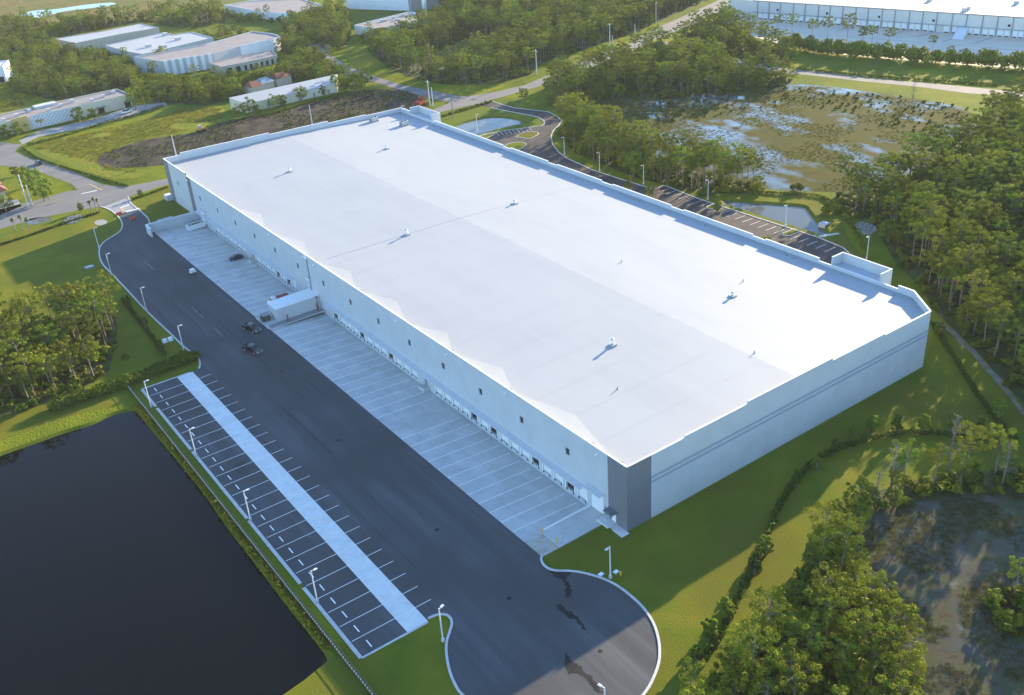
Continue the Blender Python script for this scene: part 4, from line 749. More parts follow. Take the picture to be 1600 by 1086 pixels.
for q, a, lb in (((-1.1,-5.3), 0, 'lamp post at the far pond-side corner of the trailer stalls'), ((-0.2,-32.6), 0, 'second lamp post from the far end along the trailer stalls'), ((0.1,-61.2), 0, 'third lamp post along the trailer stalls, halfway down'), ((0.1,-90.4), 0, 'lamp post nearest the viewer along the trailer stalls'),
    ((12,-112), 20, 'lamp post on the grass tongue at the end of the trailer stalls'), ((42.4,-118.1), 190, 'lamp post on the shaded lawn beside the turning circle'), ((21.8,-140.7), 100, 'lamp post inside the sunlit turning circle, cut by the bottom edge'),
    ((14.8,17.3), 0, 'lamp post on the curb beside the thick hedge'), ((15,48.2), 0, 'lamp post midway along the left curb of the drive'), ((14.9,81), 0, 'lamp post at the bend of the left curb below the entrance'), ((18.3,106.7), 0, 'lamp post on the lawn inside the entrance bend'),
    ((182.2,-65.8), 180, 'lamp post between the tall entrance parapet and the pines'), ((185.1,-34.5), 180, 'lamp post standing in front of the pale pond by the car park'), ((185.4,-1.8), 180, 'lamp post on the grass at the head of the pale pond'), ((181,24.3), 180, 'lamp post at the curb in front of the pine strip'), ((179.7,46.1), 180, 'lamp post further back along the pine strip curb'), ((182.6,70), 180, 'lamp post in the narrow strip at the far bend of the drive'), ((215.4,111.9), 180, 'lamp post at the top of the far drive bend'), ((177.4,121.3), 0, 'lamp post at the edge of the far pond')):
    lamp((*q, 0), R(a), lb)
def upole(q, h, label, m, cross=True, rz_=0.0):
    t = thing('utility_pole', label, 'utility pole', (*q, 0), rz_); mb = MB(); mb.tube((0,0,0),(0,0,h), .3, .18, 8); link('pole', mb.mesh('pole', m), t)
    if cross:
        mb = MB(); mb.box(-.1,.1,-1.3,1.3,h-1.0,h-.8); link('cross_arm', mb.mesh('cross_arm', m), t)
        for s in (-1.2,-.5,.5,1.2): mb = MB(); mb.tube((0,s,h-.8),(0,s,h-.5), .06, n=6); link('insulator', mb.mesh('insulator', M['palegrey']), t)
upole((10,168.8), 12.2, 'tall pale concrete utility pole by the left edge beside the road', M['conc_pole']); upole((11.6,169.9), 7.5, 'shorter pale pole close beside the tall concrete pole at the left edge', M['conc_pole'], False)
upole((72.5,188.3), 8.5, 'pale utility pole rising behind the far left corner of the warehouse', M['conc_pole'], False); upole((132.6,184.5), 9.0, 'pale utility pole standing in the dirt field behind the rear wall', M['conc_pole'], False)
upole((185.4,171.5), 11.5, 'pale concrete pole beside the red machine', M['conc_pole']); upole((185.8,169.4), 8.5, 'shorter pole touching the concrete pole by the red machine', M['conc_pole'], False)
upole((182.2,147.2), 9.4, 'thin dark wooden utility pole on the verge near the far pond', M['wood'], False)
UP = ((252,178.6), (316.5,198.3), (373.3,222.9))
upole(UP[0], 12.4, 'pale utility pole at the road bend in front of the far wood', M['conc_pole']); upole(UP[1], 12.0, 'pale utility pole in the middle distance beside the far road', M['conc_pole']); upole(UP[2], 12.0, 'pale utility pole at the far end of the power line', M['conc_pole'])
upole((316.3,196), 6.0, 'short service pole next to the middle power line pole', M['conc_pole'], False); upole((339.9,204.2), 7.0, 'short pole beside the bright roadside grass far up the road', M['conc_pole'], False)
pl = thing('power_line', 'thin power lines strung between the far roadside poles', 'wires')
for off in (-1.2, .5, 1.2):
    mb = MB()
    for i in range(2):
        a, b = UP[i], UP[i+1]; n = 8; pts = []
        for k in range(n+1): t_ = k/n; pts.append((a[0]+(b[0]-a[0])*t_, a[1]+(b[1]-a[1])*t_+off, 11.4 - 1.4*4*t_*(1-t_)*.6))
        mb.path(pts, [.02]*(n+1), 4)
    link('wire', mb.mesh('wire', M['wire']), pl)
x, y = (26.7,167.8); t = thing('road_sign', 'stop sign seen from behind at the corner of the pale side road', 'sign', (x, y, 0), R(30)); mb = MB(); mb.tube((0,0,0),(0,0,2.9), .05, n=6); link('post', mb.mesh('post', M['metal']), t)
mb = MB(); pts = [(.45*math.cos(R(22.5+45*k)), .45*math.sin(R(22.5+45*k))) for k in range(8)]; i = len(mb.v); mb.v += [(0,a,2.6+b) for a, b in pts] + [(.03,a,2.6+b) for a, b in pts]; mb.f += [tuple(range(8)), tuple(range(15,7,-1))] + [(k,(k+1)%8,8+(k+1)%8,8+k) for k in range(8)]; mb.m += [0]*10; link('sign_plate', fixn(mb.mesh('sign_plate', M['rubber'])), t)

# ------------------------------------------------------------------ east car park
car = [(200.2,157.4),(208.6,154.7),(208.4,149.4),(208.7,138.7),(212.3,128.3),(214.7,121.7),(213.2,113.1),(210.1,106.5),(206,102.7),(199.6,98.4),(193.7,92.6),(187.4,83.4),(182.7,73.3),(180.5,65.5),(179.8,59.7),(178.5,48.5),(178.9,35.1),(179.2,28.4),(179.9,17.6),(184.8,18.5),(184.8,15.2),(184,3.2),(183.9,-4.4),(184.3,-18.5),(184.8,-34.9),(184.6,-37.6),(185.1,-47.2),(184.1,-56.3),(182.1,-60),(179.3,-61.1)] + [(152,-95),(151,-95),(151,105)] + [(171.8,115.8),(175.6,114.8),(186,113.1),(197.1,108.1),(199.9,106.9),(202.6,108.4),(205.2,112.1),(206.9,118.8),(206,125),(203.1,139),(201.9,146.6)]
cp = area('car_park', car, .035, M['asphalt2']); cp['label'] = 'asphalt car park between the warehouse and the pale pond'
curb('curb along the car park and pine strip', [(208.6,154.7),(208.4,149.4),(208.7,138.7),(212.3,128.3),(214.7,121.7),(213.2,113.1),(210.1,106.5),(206,102.7),(199.6,98.4),(193.7,92.6),(187.4,83.4),(182.7,73.3),(180.5,65.5),(179.8,59.7),(178.5,48.5),(178.9,35.1),(179.2,28.4),(179.9,17.6),(184.8,18.5),(184.8,15.2),(184,3.2),(183.9,-4.4),(184.3,-18.5),(184.8,-34.9),(185.1,-47.2),(184.1,-56.3),(182.1,-60)], .35)
curb('curb round the far pond grass', [(201.9,146.6),(203.1,139),(206,125),(206.9,118.8),(205.2,112.1),(202.6,108.4),(199.9,106.9),(197.1,108.1),(186,113.1),(175.6,114.8),(172.4,115.7)], .35)
mb = MB(); mb.box(0, 4.6, -.06, .06, 0, .006); el = mb.mesh('stall_line', M['paint'])
A_, B_ = (184.3,18), (183,-57.8); d_ = Vector((B_[0]-A_[0], B_[1]-A_[1])); L_ = d_.length; d_.normalize(); pa = math.atan2(-d_.x, d_.y) + math.pi
n_ = int(L_/3.1)
for k in range(1, n_): link('stall_line', el, cp, (A_[0]+d_.x*L_*k/n_-.3, A_[1]+d_.y*L_*k/n_, .04), math.atan2(d_.x, -d_.y)+math.pi if False else R(180)+math.atan2(d_.y, d_.x)+R(90))
A2, B2 = (181.4,113.5), (194.9,109.1); d2 = Vector((B2[0]-A2[0], B2[1]-A2[1]))
for k in range(9): link('stall_line', el, cp, (A2[0]+d2.x*k/8, A2[1]+d2.y*k/8, .04), math.atan2(d2.y, d2.x)-R(90))
def island(q, a, L, W, label):
    t = thing('planted_island', label, 'planted island', (*q, .035), a)
    pts = [(-L/2,-W/2),(L/2-W/2,-W/2)] + [(L/2-W/2+W/2*math.sin(R(30*k)), -W/2*math.cos(R(30*k))) for k in range(1,6)] + [(L/2-W/2,W/2),(-L/2,W/2)]
    mb = MB(); mb.sheet([pts], .1); link('turf', mb.mesh('turf', M['lawn']), t); mb = MB(); ribbon(mb, pts, .25, 0, .16, True); link('curb_ring', fixn(mb.mesh('curb_ring', M['curb'])), t)
pa2 = math.atan2(d_.y, d_.x) + R(90)
island((182.8,-7.4), pa2+R(180), 6, 2.6, 'rounded curbed island among the car park stalls by the head of the pond'); island((182.4,-38.9), pa2+R(180), 6, 2.6, 'rounded curbed island by the near end of the pale pond')
for q, L, W, lb in (((176.6,113), 8, 4, 'small bright grass island at the far pond edge'), ((188.7,100.8), 9, 7, 'spiky bright planted island in the far car park'), ((176.5,93), 9, 8, 'bright grass island against the warehouse wall in the far car park')): island(q, R(20), L, W, lb)
area('headwall_path', [(186.3,-45.6),(192,-48.5),(191.5,-49.4),(185.7,-47.1)], .05, M['curb'])

# ------------------------------------------------------------------ distant buildings
def bldg(name, label, pts, h, wm, rm, cat='building', par=.5, windows=(), roofz=None):
    t = thing(name, label, cat); n = len(pts)
    a = sum(pts[i-1][0]*pts[i][1]-pts[i][0]*pts[i-1][1] for i in range(n))
    if a < 0: pts = pts[::-1]
    for i in range(n):
        p, q = pts[i], pts[(i+1) % n]; mb = MB(); mb.poly([(*p,-.2),(*q,-.2),(*q,h),(*p,h)]); inn = offset(pts, .35, True); mb.poly([(*p,h),(*q,h),(*inn[(i+1)%n],h),(*inn[i],h)]); mb.poly([(*inn[i],h-par-.1),(*inn[i],h),(*inn[(i+1)%n],h),(*inn[(i+1)%n],h-par-.1)]); link('wall', mb.mesh('wall', wm), t)
    mb = MB(); mb.sheet([offset(pts, .34, True)], h-par); link('roof', mb.mesh('roof', rm), t)
    return t
def on_wall(t, p, q, u0, u1, z0, z1, m, name, d=.06):
    D = Vector((q[0]-p[0], q[1]-p[1])); L = D.length; D.normalize(); N = Vector((D.y, -D.x)); A = Vector(p)+D*u0; B = Vector(p)+D*u1; e = .004
    mb = MB(); mb.hexa([(*(A+N*e),z0),(*(B+N*e),z0),(*(B+N*d),z0),(*(A+N*d),z0),(*(A+N*e),z1),(*(B+N*e),z1),(*(B+N*d),z1),(*(A+N*d),z1)]); return link(name, fixn(mb.mesh(name, m)), t)
# B1 low cream building with lattice facade
p0, p1 = (35.2,282.5), (85.3,286.9); D = Vector((p1[0]-p0[0], p1[1]-p0[1])); L1 = D.length; D.normalize(); N = Vector((-D.y, D.x)); W1 = 17
q0 = (p0[0]-D.x*14, p0[1]-D.y*14)
t = bldg('lattice_building', 'long low cream building with a white diamond lattice facade and dark flat roof', [q0, p1, (p1[0]+N.x*W1, p1[1]+N.y*W1), (q0[0]+N.x*W1, q0[1]+N.y*W1)], 6.2, M['cream'], M['greyroof'], par=.5)
LL = L1+14; mb = MB(); e1, e2 = 16, LL*.62
def P3(u, z, d): return (q0[0]+D.x*u-N.x*d*-1*-1, q0[1]+D.y*u-N.y*d*-1*-1, z)
def wp(u, z, d): return (q0[0]+D.x*u-N.x*d, q0[1]+D.y*u-N.y*d, z)
mb.hexa([wp(e1,.1,.01), wp(e2,.1,.01), wp(e2,.1,.10), wp(e1,.1,.10), wp(e1,6.1,.01), wp(e2,6.1,.01), wp(e2,6.1,.10), wp(e1,6.1,.10)]); link('lattice_backing', fixn(mb.mesh('lattice_backing', M['palegrey'])), t)
k = 0; u = e1-5.5
while u < e2:
    for s in (1, -1):
        ua, ub = (u, u+5.5) if s > 0 else (u+5.5, u); za, zb = .3, 5.9
        if ua < e1: za += (e1-ua)/5.5*5.6; ua = e1
        if ub < e1: zb -= (e1-ub)/5.5*5.6; ub = e1
        if ua > e2: za += (ua-e2)/5.5*5.6; ua = e2
        if ub > e2: zb -= (ub-e2)/5.5*5.6; ub = e2
        if abs(zb-za) > .5:
            mb = MB(); w = .22; mb.hexa([wp(ua-w,za,.104), wp(ua+w,za,.104), wp(ua+w,za,.2+.02*(s>0)), wp(ua-w,za,.2+.02*(s>0)), wp(ub-w,zb,.104), wp(ub+w,zb,.104), wp(ub+w,zb,.2+.02*(s>0)), wp(ub-w,zb,.2+.02*(s>0))]); link('lattice_bar', fixn(mb.mesh('lattice_bar', M['white_b'])), t)
    u += 1.9
for u in (LL*.76, LL*.965):
    on_wall(t, q0, p1, u-2.2, u+2.2, 2.9, 3.2, M['dark'], 'awning', 1.5); on_wall(t, q0, p1, u-1.5, u+1.5, .1, 2.8, M['rubber'], 'door', .05)
on_wall(t, q0, p1, 8, 15, .1, 6.9, mat('amber_stucco', [(.55,.38,.14)], rough=.8), 'entry_bay', .8)
for k in range(9):
    u = 6 + k*(LL-10)/8; mb = MB(); c = wp(u, 0, -3.5 - (k%3)*3.5); mb.box(c[0]-.8, c[0]+.8, c[1]-.8, c[1]+.8, 5.75, 7.0); link('roof_unit', mb.mesh('roof_unit', M['palegrey']), t)
mb = MB(); c = [wp(v, 0, -W1+d) for v, d in ((LL*.36,-.1),(LL*.52,-.1),(LL*.52,4.5),(LL*.36,4.5))]; mb.prism([x[:2] for x in c], 5.7, 6.8); link('stair_bulkhead', mb.mesh('stair_bulkhead', M['palegrey']), t)
# B2, B3 white roofs
t = bldg('shed', 'long pale building with a bright white roof at the upper left', [(96.4,478.9),(101.8,450.2),(129.1,454.7),(155.6,454.6),(152.2,481.8),(128.6,476.7)], 6.3, M['tan'], M['roof'], par=.3)
t = bldg('office_building', 'broad pale building with a white roof and rooftop boxes behind the trees', [(113.2,426.3),(116.5,395.4),(120.9,377.8),(132.7,380.8),(167,389),(164.6,418.7),(153.7,422.6),(152.3,434.1)], 6.2, M['palegrey'], M['roof'], par=.4)
for q in ((149.6,425), (150.1,403), (130.3,397.7), (136.1,387.3)): mb = MB(); mb.box(q[0]-1.6,q[0]+1.6,q[1]-1.2,q[1]+1.2,5.8,7.4); link('roof_unit', mb.mesh('roof_unit', M['palegrey']), t)
# B4 big grey roof hall with pilasters and annex
pts = [(111.9,365),(119.5,339.3),(146.8,334.6),(164.2,340.3),(185.4,342.3),(192.4,347.2),(192.5,357.5),(187.6,376.5),(152.7,363.8)]
t = bldg('hall', 'large hall with a grey-brown roof and pale pilastered walls above the trees', pts, 8.0, M['palegrey'], M['greyroof'], par=.6)
a_, b_ = (119.5,339.3), (146.8,334.6); 
for k in range(7):
    LL_ = math.hypot(b_[0]-a_[0], b_[1]-a_[1]); on_wall(t, a_, b_, LL_*(k+.12)/7, LL_*(k+.62)/7, 0, 8.05, M['white_b'], 'pilaster', .5)
a_, b_ = (164.2,340.3), (185.4,342.3); on_wall(t, a_, b_, .2, math.hypot(b_[0]-a_[0], b_[1]-a_[1])-.2, 1.5, 8.3, M['white_b'], 'white_panel', .3)
t = bldg('hall_annex', 'low pale annex with dark arched openings in front of the large hall', [(141.5,329.4),(142.5,314.1),(154,313.6),(175.3,315.2),(179.2,330.8),(162.4,332.1)], 4.5, M['tan'], M['greyroof'], par=.4)
a_, b_ = (154,316), (177.5,321.9); LL_ = math.hypot(b_[0]-a_[0], b_[1]-a_[1]); a4, b4 = (154,313.6), (175.3,315.2)
for k in range(7): on_wall(t, a4, b4, LL_*(k+.3)/7.4, LL_*(k+.72)/7.4, .2, 2.8, M['rubber'], 'window', .05)
a4, b4 = (142.5,314.1), (154,313.6); LL_ = math.hypot(b4[0]-a4[0], b4[1]-a4[1])
for k in range(2): on_wall(t, a4, b4, LL_*(.25+k*.4), LL_*(.48+k*.4), .2, 3.0, M['glass'], 'window', .05)
# B5 white mono-pitch roof shed
e0, e1, r1, r0 = (120.6,228.4), (168,229.1), (174.7,241), (117.6,240.5)
t = thing('long_shed', 'long shed with a smooth white sloping roof behind a row of small trees', 'building')
mb = MB(); mb.hexa([(*e0,3.9),(*e1,3.9),(*r1,5.4),(*r0,5.4),(*e0,4.1),(*e1,4.1),(*r1,5.6),(*r0,5.6)]); link('roof', mb.mesh('roof', M['roof']), t)
for a, b, za, zb in ((e0,e1,3.9,3.9),(e1,r1,3.9,5.4),(r1,r0,5.4,5.4),(r0,e0,5.4,3.9)): mb = MB(); mb.poly([(*a,-.1),(*b,-.1),(*b,zb),(*a,za)]); link('wall', mb.mesh('wall', M['cream']), t)
LL_ = math.hypot(e1[0]-e0[0], e1[1]-e0[1])
for k in range(6): on_wall(t, e0, e1, LL_*(k+.4)/6-.6, LL_*(k+.4)/6+.6, .2, 2.3, M['grey'], 'door', .06)
for q, m_, w, lb in (((138,260.9), 'redroof', 3.2, 'small red-brown roof peeping out behind the long white shed at its left end'), ((144.9,264), 'blueroof', 3.6, 'small blue metal roof behind the long white shed'), ((155.2,267.4), 'redroof', 4.5, 'red roof behind the middle of the long white shed')):
    t = thing('outbuilding', lb, 'building', (*q, 0), R(12)); mb = MB(); mb.box(-w,w,-3.5,3.5,-.1,4.0); link('wall', mb.mesh('wall', M['tan']), t); mb = MB(); mb.hexa([(-w-.4,-4,4.0),(w+.4,-4,4.0),(w+.4,4,4.0),(-w-.4,4,4.0),(-w*.6,-.3,6.0),(w*.6,-.3,6.0),(w*.6,.3,6.0),(-w*.6,.3,6.0)]); link('roof', mb.mesh('roof', M[m_]), t)
# B6, B7, B8
t = bldg('workshop', 'white walled building with a broad grey roof near the top edge', [(220,506.4),(227.3,451.8),(236.5,428.3),(264.5,438.7),(267.2,478.7),(240.5,506.3)], 5.2, M['white_b'], M['greyroof'])
t = bldg('workshop', 'white building with a grey roof dotted with vents in front of the pine wood', [(242.7,350.9),(245.5,332.5),(256.1,325.5),(291.7,328.1),(289.7,346.8),(287.2,360.1)], 5.5, M['white_b'], M['greyroof'])
for k in range(8): q = ((260.1,347.2), (262.6,346.9), (270.2,349.8), (268,342.7), (278,352.7), (281.9,350.5), (284.4,346.9), (266.7,334.3))[k]; mb = MB(); mb.box(q[0]-.9,q[0]+.9,q[1]-.9,q[1]+.9,5.0,6.2); link('roof_unit', mb.mesh('roof_unit', M['palegrey']), t)
a_, b_ = (281.1,437.7), (304.8,390.1); D = Vector((b_[0]-a_[0], b_[1]-a_[1])).normalized(); N = Vector((-D.y, D.x))
t = bldg('blue_white_warehouse', 'very long pale blue-white warehouse wall along the top edge', [a_, b_, (b_[0]+N.x*60, b_[1]+N.y*60), (a_[0]+N.x*60, a_[1]+N.y*60)], 10, M['white_b'], M['roof'])
a_, b_ = (303.7,384), (324.5,380.8); D = Vector((b_[0]-a_[0], b_[1]-a_[1])).normalized(); N = Vector((-D.y, D.x))
t = bldg('grey_tower', 'grey block rising behind the white silo at the top edge', [a_, b_, (b_[0]+N.x*15, b_[1]+N.y*15), (a_[0]+N.x*15, a_[1]+N.y*15)], 16, M['grey'], M['greyroof'])
q = (307.4,374.5); t = thing('silo', 'slim white silo standing at the top edge beside the grey block', 'silo', (*q, 0)); mb = MB(); mb.tube((0,0,0),(0,0,13), 1.5, 1.5, 16); link('cylinder', mb.mesh('cylinder', M['white_b'], True), t); mb = MB(); mb.tube((0,0,13),(0,0,14.2), 1.55, .3, 16); link('cone_top', mb.mesh('cone_top', M['metal']), t)
# left edge buildings
a_ = (50.9,403.1); t = bldg('white_house', 'white building cut by the left edge among the trees', [a_, (a_[0]-14, a_[1]+6), (a_[0]-8, a_[1]+20), (a_[0]+6, a_[1]+14)], 9, M['white_b'], M['palegrey'])
on_wall(t, (a_[0]-14, a_[1]+6), a_, 8, 9.5, 4, 5.5, M['glass'], 'window'); on_wall(t, (a_[0]-14, a_[1]+6), a_, 10, 14, .2, 3.2, M['rubber'], 'door')
a_ = (6.8,183.5); t = thing('red_roofed_house', 'tan house with a red roof edge and teal upper roof cut by the left edge', 'house', (a_[0]-9, a_[1]+6, 0))
mb = MB(); mb.box(-9,8,-5,7,-.1,3.6); link('wall', mb.mesh('wall', M['cream']), t); mb = MB(); mb.hexa([(-10,-6.5,3.5),(9.2,-6.5,3.5),(9.2,8,3.5),(-10,8,3.5),(-8,-4.2,4.8),(7.4,-4.2,4.8),(7.4,6,4.8),(-8,6,4.8)]); link('roof', mb.mesh('roof', M['redroof']), t)
mb = MB(); mb.box(-7.5,6.8,-3.6,5.4,4.802,5.4); link('upper_wall', mb.mesh('upper_wall', M['tan']), t); mb = MB(); mb.box(-6,3.5,-2,4.5,5.402,5.7); link('upper_roof', mb.mesh('upper_roof', M['blueroof']), t)
for k in range(3): mb = MB(); mb.box(-6+4.4*k,-4.2+4.4*k,-5.06,-5.003,1,2.6); link('window', mb.mesh('window', M['glass']), t)
area('yard', [(-4.6,190.3),(8.9,180.4),(8.3,171.4),(-0.1,167.2),(-8.6,167.9)], .03, M['grey'])
# B11 big warehouse at upper right
a_, b_ = (410.7,201.7), (458.9,22.5); D = Vector((b_[0]-a_[0], b_[1]-a_[1])); L11 = D.length; D.normalize(); N = Vector((-D.y, D.x)); H11 = 10.0
t = bldg('distribution_warehouse', 'enormous pale warehouse with a white roof and rows of dock doors at the upper right', [a_, b_, (b_[0]+N.x*190, b_[1]+N.y*190), (a_[0]+N.x*190, a_[1]+N.y*190)], H11, M['wall2'], M['roof'], cat='warehouse')
def u_of(x): q = None; return x
DS = [(414.7,186.3),(415.4,183.3),(417.3,176.4),(419,169.9),(421,162.3),(422.8,155.5),(424.8,148),(426.6,141.6),(428.5,134.5),(430.3,127.5),(432.1,121),(434.1,113.6),(435.8,107),(437.7,99.7),(439.6,93),(441.6,86.1),(443.4,78.6),(445.3,71.8),(447.2,64.3),(449.2,57.5),(451,50.5),(452.6,44.5),(454.3,38.3)]
us = [(Vector(q)-Vector(a_)).dot(D) for q in DS]
for u in us[1:]: on_wall(t, a_, b_, u-.22, u+.22, -.2, H11-.1, M['grey'], 'downspout', .3)
on_wall(t, a_, b_, us[0]-.2, L11, H11-.35, H11+.12, M['grey'], 'gutter', .35)
mb = MB(); on_wall(t, a_, b_, us[0]-.2, L11, 3.6, 3.8, M['stripe'], 'canopy', .9)
for i in range(1, len(us)-1):
    g = us[i+1]-us[i]
    for k in range(2):
        if i in (8, 15) and k == 0: continue
        c = us[i] + g*(.27+.44*k); d = on_wall(t, a_, b_, c-g*.17, c+g*.17, .5, 3.4, M['trimw'], 'dock_door', .07)
        on_wall(d, a_, b_, c-g*.13, c+g*.13, -.15, .45, M['rubber'], 'bumper', .25)
for i in (3, 7, 11, 15, 20): 
    if i < len(us): on_wall(t, a_, b_, us[i]-2.2, us[i]-1.0, 5.0, 6.2, M['glass'], 'window', .05)
on_wall(t, a_, b_, us[0]-3.4, us[0]-1.2, .0, 3.3, M['tan'], 'side_door', .2)
c = us[17]+.5; mb = MB(); 
def w11(u, d, z): return (a_[0]+D.x*u-N.x*d, a_[1]+D.y*u-N.y*d, z)
mb.hexa([w11(c-4,.4,-.1), w11(c+1,.4,-.1), w11(c+2.5,13,-.1), w11(c-2.5,13,-.1), w11(c-4,.4,3.4), w11(c+1,.4,3.4), w11(c+2.5,13,.25), w11(c-2.5,13,.25)]); link('ramp', fixn(mb.mesh('ramp', M['white_b'])), t)
for q in ((465.4,107.1), (452.6,78.2), (456.3,78.7), (482.4,67.7)): mb = MB(); mb.box(q[0]-1,q[0]+1,q[1]-1,q[1]+1,H11-.5,H11+1.2); link('roof_vent', mb.mesh('roof_vent', M['palegrey']), t)
yd = area('loading_yard', [a_, b_] + [(406.2,-11),(398.5,13.2),(389.2,38.4),(380.4,65.9),(372.1,96.3),(372.1,124.3),(378.5,151.5),(390.7,182.8)], .03, M['yard']); 
mb = MB(); flat_ribbon(mb, [w11(us[10],26,0)[:2], w11(L11,26,0)[:2]], .5, .04); structure('yard_joint', mb.mesh('yard_joint', M['grey']))
mb = MB(); 
for i in range(9, 21): 
    if i % 2: flat_ribbon(mb, [w11(us[i],1,0)[:2], w11(us[i]-4,14+4*(i%3),0)[:2]], .9, .042)
structure('tyre_stain', mb.mesh('tyre_stain', M['grey']))

# machines on the dirt field
t = thing('red_excavator', 'red tracked excavator parked on the dirt behind the far entrance parapet', 'excavator', (*(182.6,174.8), 0), R(25))
for s in (-1.3, 1.3):
    mb = MB(); mb.hexa([(-2.2,s-.35,0),(2.2,s-.35,0),(2.2,s+.35,0),(-2.2,s+.35,0),(-2.5,s-.35,.8),(2.5,s-.35,.8),(2.5,s+.35,.8),(-2.5,s+.35,.8)]); link('track', mb.mesh('track', M['rubber']), t)
mb = MB(); mb.box(-2.8,1.2,-1.5,1.5,.9,2.3); link('body', mb.mesh('body', M['red']), t); mb = MB(); mb.hexa([(.2,.1,2.3),(1.6,.1,2.3),(1.6,1.4,2.3),(.2,1.4,2.3),(.2,.15,3.7),(1.2,.15,3.7),(1.2,1.35,3.7),(.2,1.35,3.7)]); c = link('cab', mb.mesh('cab', M['red']), t); mb = MB(); mb.box(1.42,1.5,.25,1.25,2.5,3.2); link('window', mb.mesh('window', M['glass']), c)
mb = MB(); mb.tube((1.2,-.4,2.0),(5.0,-.4,4.2), .4, .3, 6); mb.tube((5.0,-.4,4.2),(7.2,-.4,1.6), .3, .22, 6); link('boom', mb.mesh('boom', M['red']), t); mb = MB(); mb.hexa([(6.8,-1,.4),(8.0,-1,.4),(8.0,.2,.4),(6.8,.2,.4),(6.9,-1,1.7),(7.5,-1,1.7),(7.5,.2,1.7),(6.9,.2,1.7)]); link('bucket', mb.mesh('bucket', M['rubber']), t)
t = thing('loader', 'small yellow machine seen just past the rear corner of the warehouse', 'loader', (*(170.9,170.9), 0), R(60)); mb = MB(); mb.box(-1.6,1.4,-.9,.9,.6,1.8); link('body', mb.mesh('body', M['yellow']), t); mb = MB(); mb.box(-.8,.6,-.75,.75,1.8,2.9); link('cab', mb.mesh('cab', M['glass']), t); mb = MB(); mb.box(-.9,.7,-.8,.8,2.9,3.0); link('cab_roof', mb.mesh('cab_roof', M['dark']), t); wheels(t, (-1.0,1.0), .95, .6)
mb = MB(); mb.box(1.8,2.3,-1.1,1.1,.2,1.0); link('bucket', mb.mesh('bucket', M['rubber']), t)
t = thing('bulldozer', 'small orange-tan bulldozer among the dark brush of the cleared field', 'bulldozer', (*(93.6,215.5), 0), R(10))
for s in (-1.0, 1.0): mb = MB(); mb.hexa([(-1.5,s-.3,0),(1.5,s-.3,0),(1.5,s+.3,0),(-1.5,s+.3,0),(-1.8,s-.3,.8),(1.8,s-.3,.8),(1.8,s+.3,.8),(-1.8,s+.3,.8)]); link('track', mb.mesh('track', M['rubber']), t)
mb = MB(); mb.box(-1.6,1.5,-.7,.7,.7,1.7); link('body', mb.mesh('body', mat('tan_machine_paint', [(.50,.26,.07)], rough=.6)), t); mb = MB(); mb.box(-1.2,.2,-.7,.7,1.7,2.8); link('cab', mb.mesh('cab', M['tan']), t); mb = MB(); mb.box(1.9,2.1,-1.5,1.5,.1,1.3); link('blade', mb.mesh('blade', M['yellow']), t)

# ------------------------------------------------------------------ vegetation
VR = random.Random(11)
def tuft(mb, c, r, n, size, flat=1.0, mi=0):
    for _ in range(n):
        d = Vector((VR.gauss(0,1), VR.gauss(0,1), VR.gauss(0,1)*flat)); d.normalize(); rr = r*(.35+.65*VR.random()**.5)
        p = Vector(c) + Vector((d.x*rr, d.y*rr, d.z*rr*flat))
        nrm = (d + Vector((VR.gauss(0,.38), VR.gauss(0,.38), VR.gauss(0,.38)+.15))).normalized()
        a = nrm.orthogonal().normalized(); a = (a*math.cos(q:=VR.random()*6.28) + nrm.cross(a)*math.sin(q)); b = nrm.cross(a)
        s = size*VR.uniform(.6,1.3); t = s*VR.uniform(.45,.8)
        mb.poly([p-a*s-b*t*.4, p+a*s*.2-b*t, p+a*s+b*t*.2, p-a*s*.1+b*t], mi)
def pine_meshes(h, seed):
    VR.seed(seed); tr = MB(); lean = (VR.uniform(-.04,.04), VR.uniform(-.04,.04)); n = 7
    pts = [(lean[0]*h*(k/n)**1.5 + VR.uniform(-.08,.08)*(k>0), lean[1]*h*(k/n)**1.5 + VR.uniform(-.08,.08)*(k>0), h*.97*k/n) for k in range(n+1)]
    tr.path(pts, [.21*(1-.78*k/n)+.02 for k in range(n+1)], 6); cr = MB(); nb = VR.randint(15, 21); start = VR.uniform(.52,.68)
    for i in range(nb):
        f = start + (1-start)*(i+.3)/nb; z = h*f; w = 3.5*math.sin(min(1, (1.12-f)/(1.12-start))*math.pi*.62+.25)*VR.uniform(.6,1.3)*h/14; a = i*2.4+VR.uniform(-.5,.5)
        bx, by = lean[0]*h*f**1.5, lean[1]*h*f**1.5; e = (bx+math.cos(a)*w, by+math.sin(a)*w, z+VR.uniform(.1,.9)); tr.tube((bx,by,z-.3), e, .06, .02, 4, cap=False)
        tuft(cr, e, VR.uniform(.66,1.15)*h/14, 92, .205, .70)
        if VR.random() < .6: tuft(cr, (bx+math.cos(a)*w*.45, by+math.sin(a)*w*.45, z+.3), .58*h/14, 34, .2, .8)
    tuft(cr, (lean[0]*h, lean[1]*h, h), .85*h/14, 70, .2, 1.0)
    return tr.mesh('trunk', M['bark']), cr.mesh('crown', M['pine'])
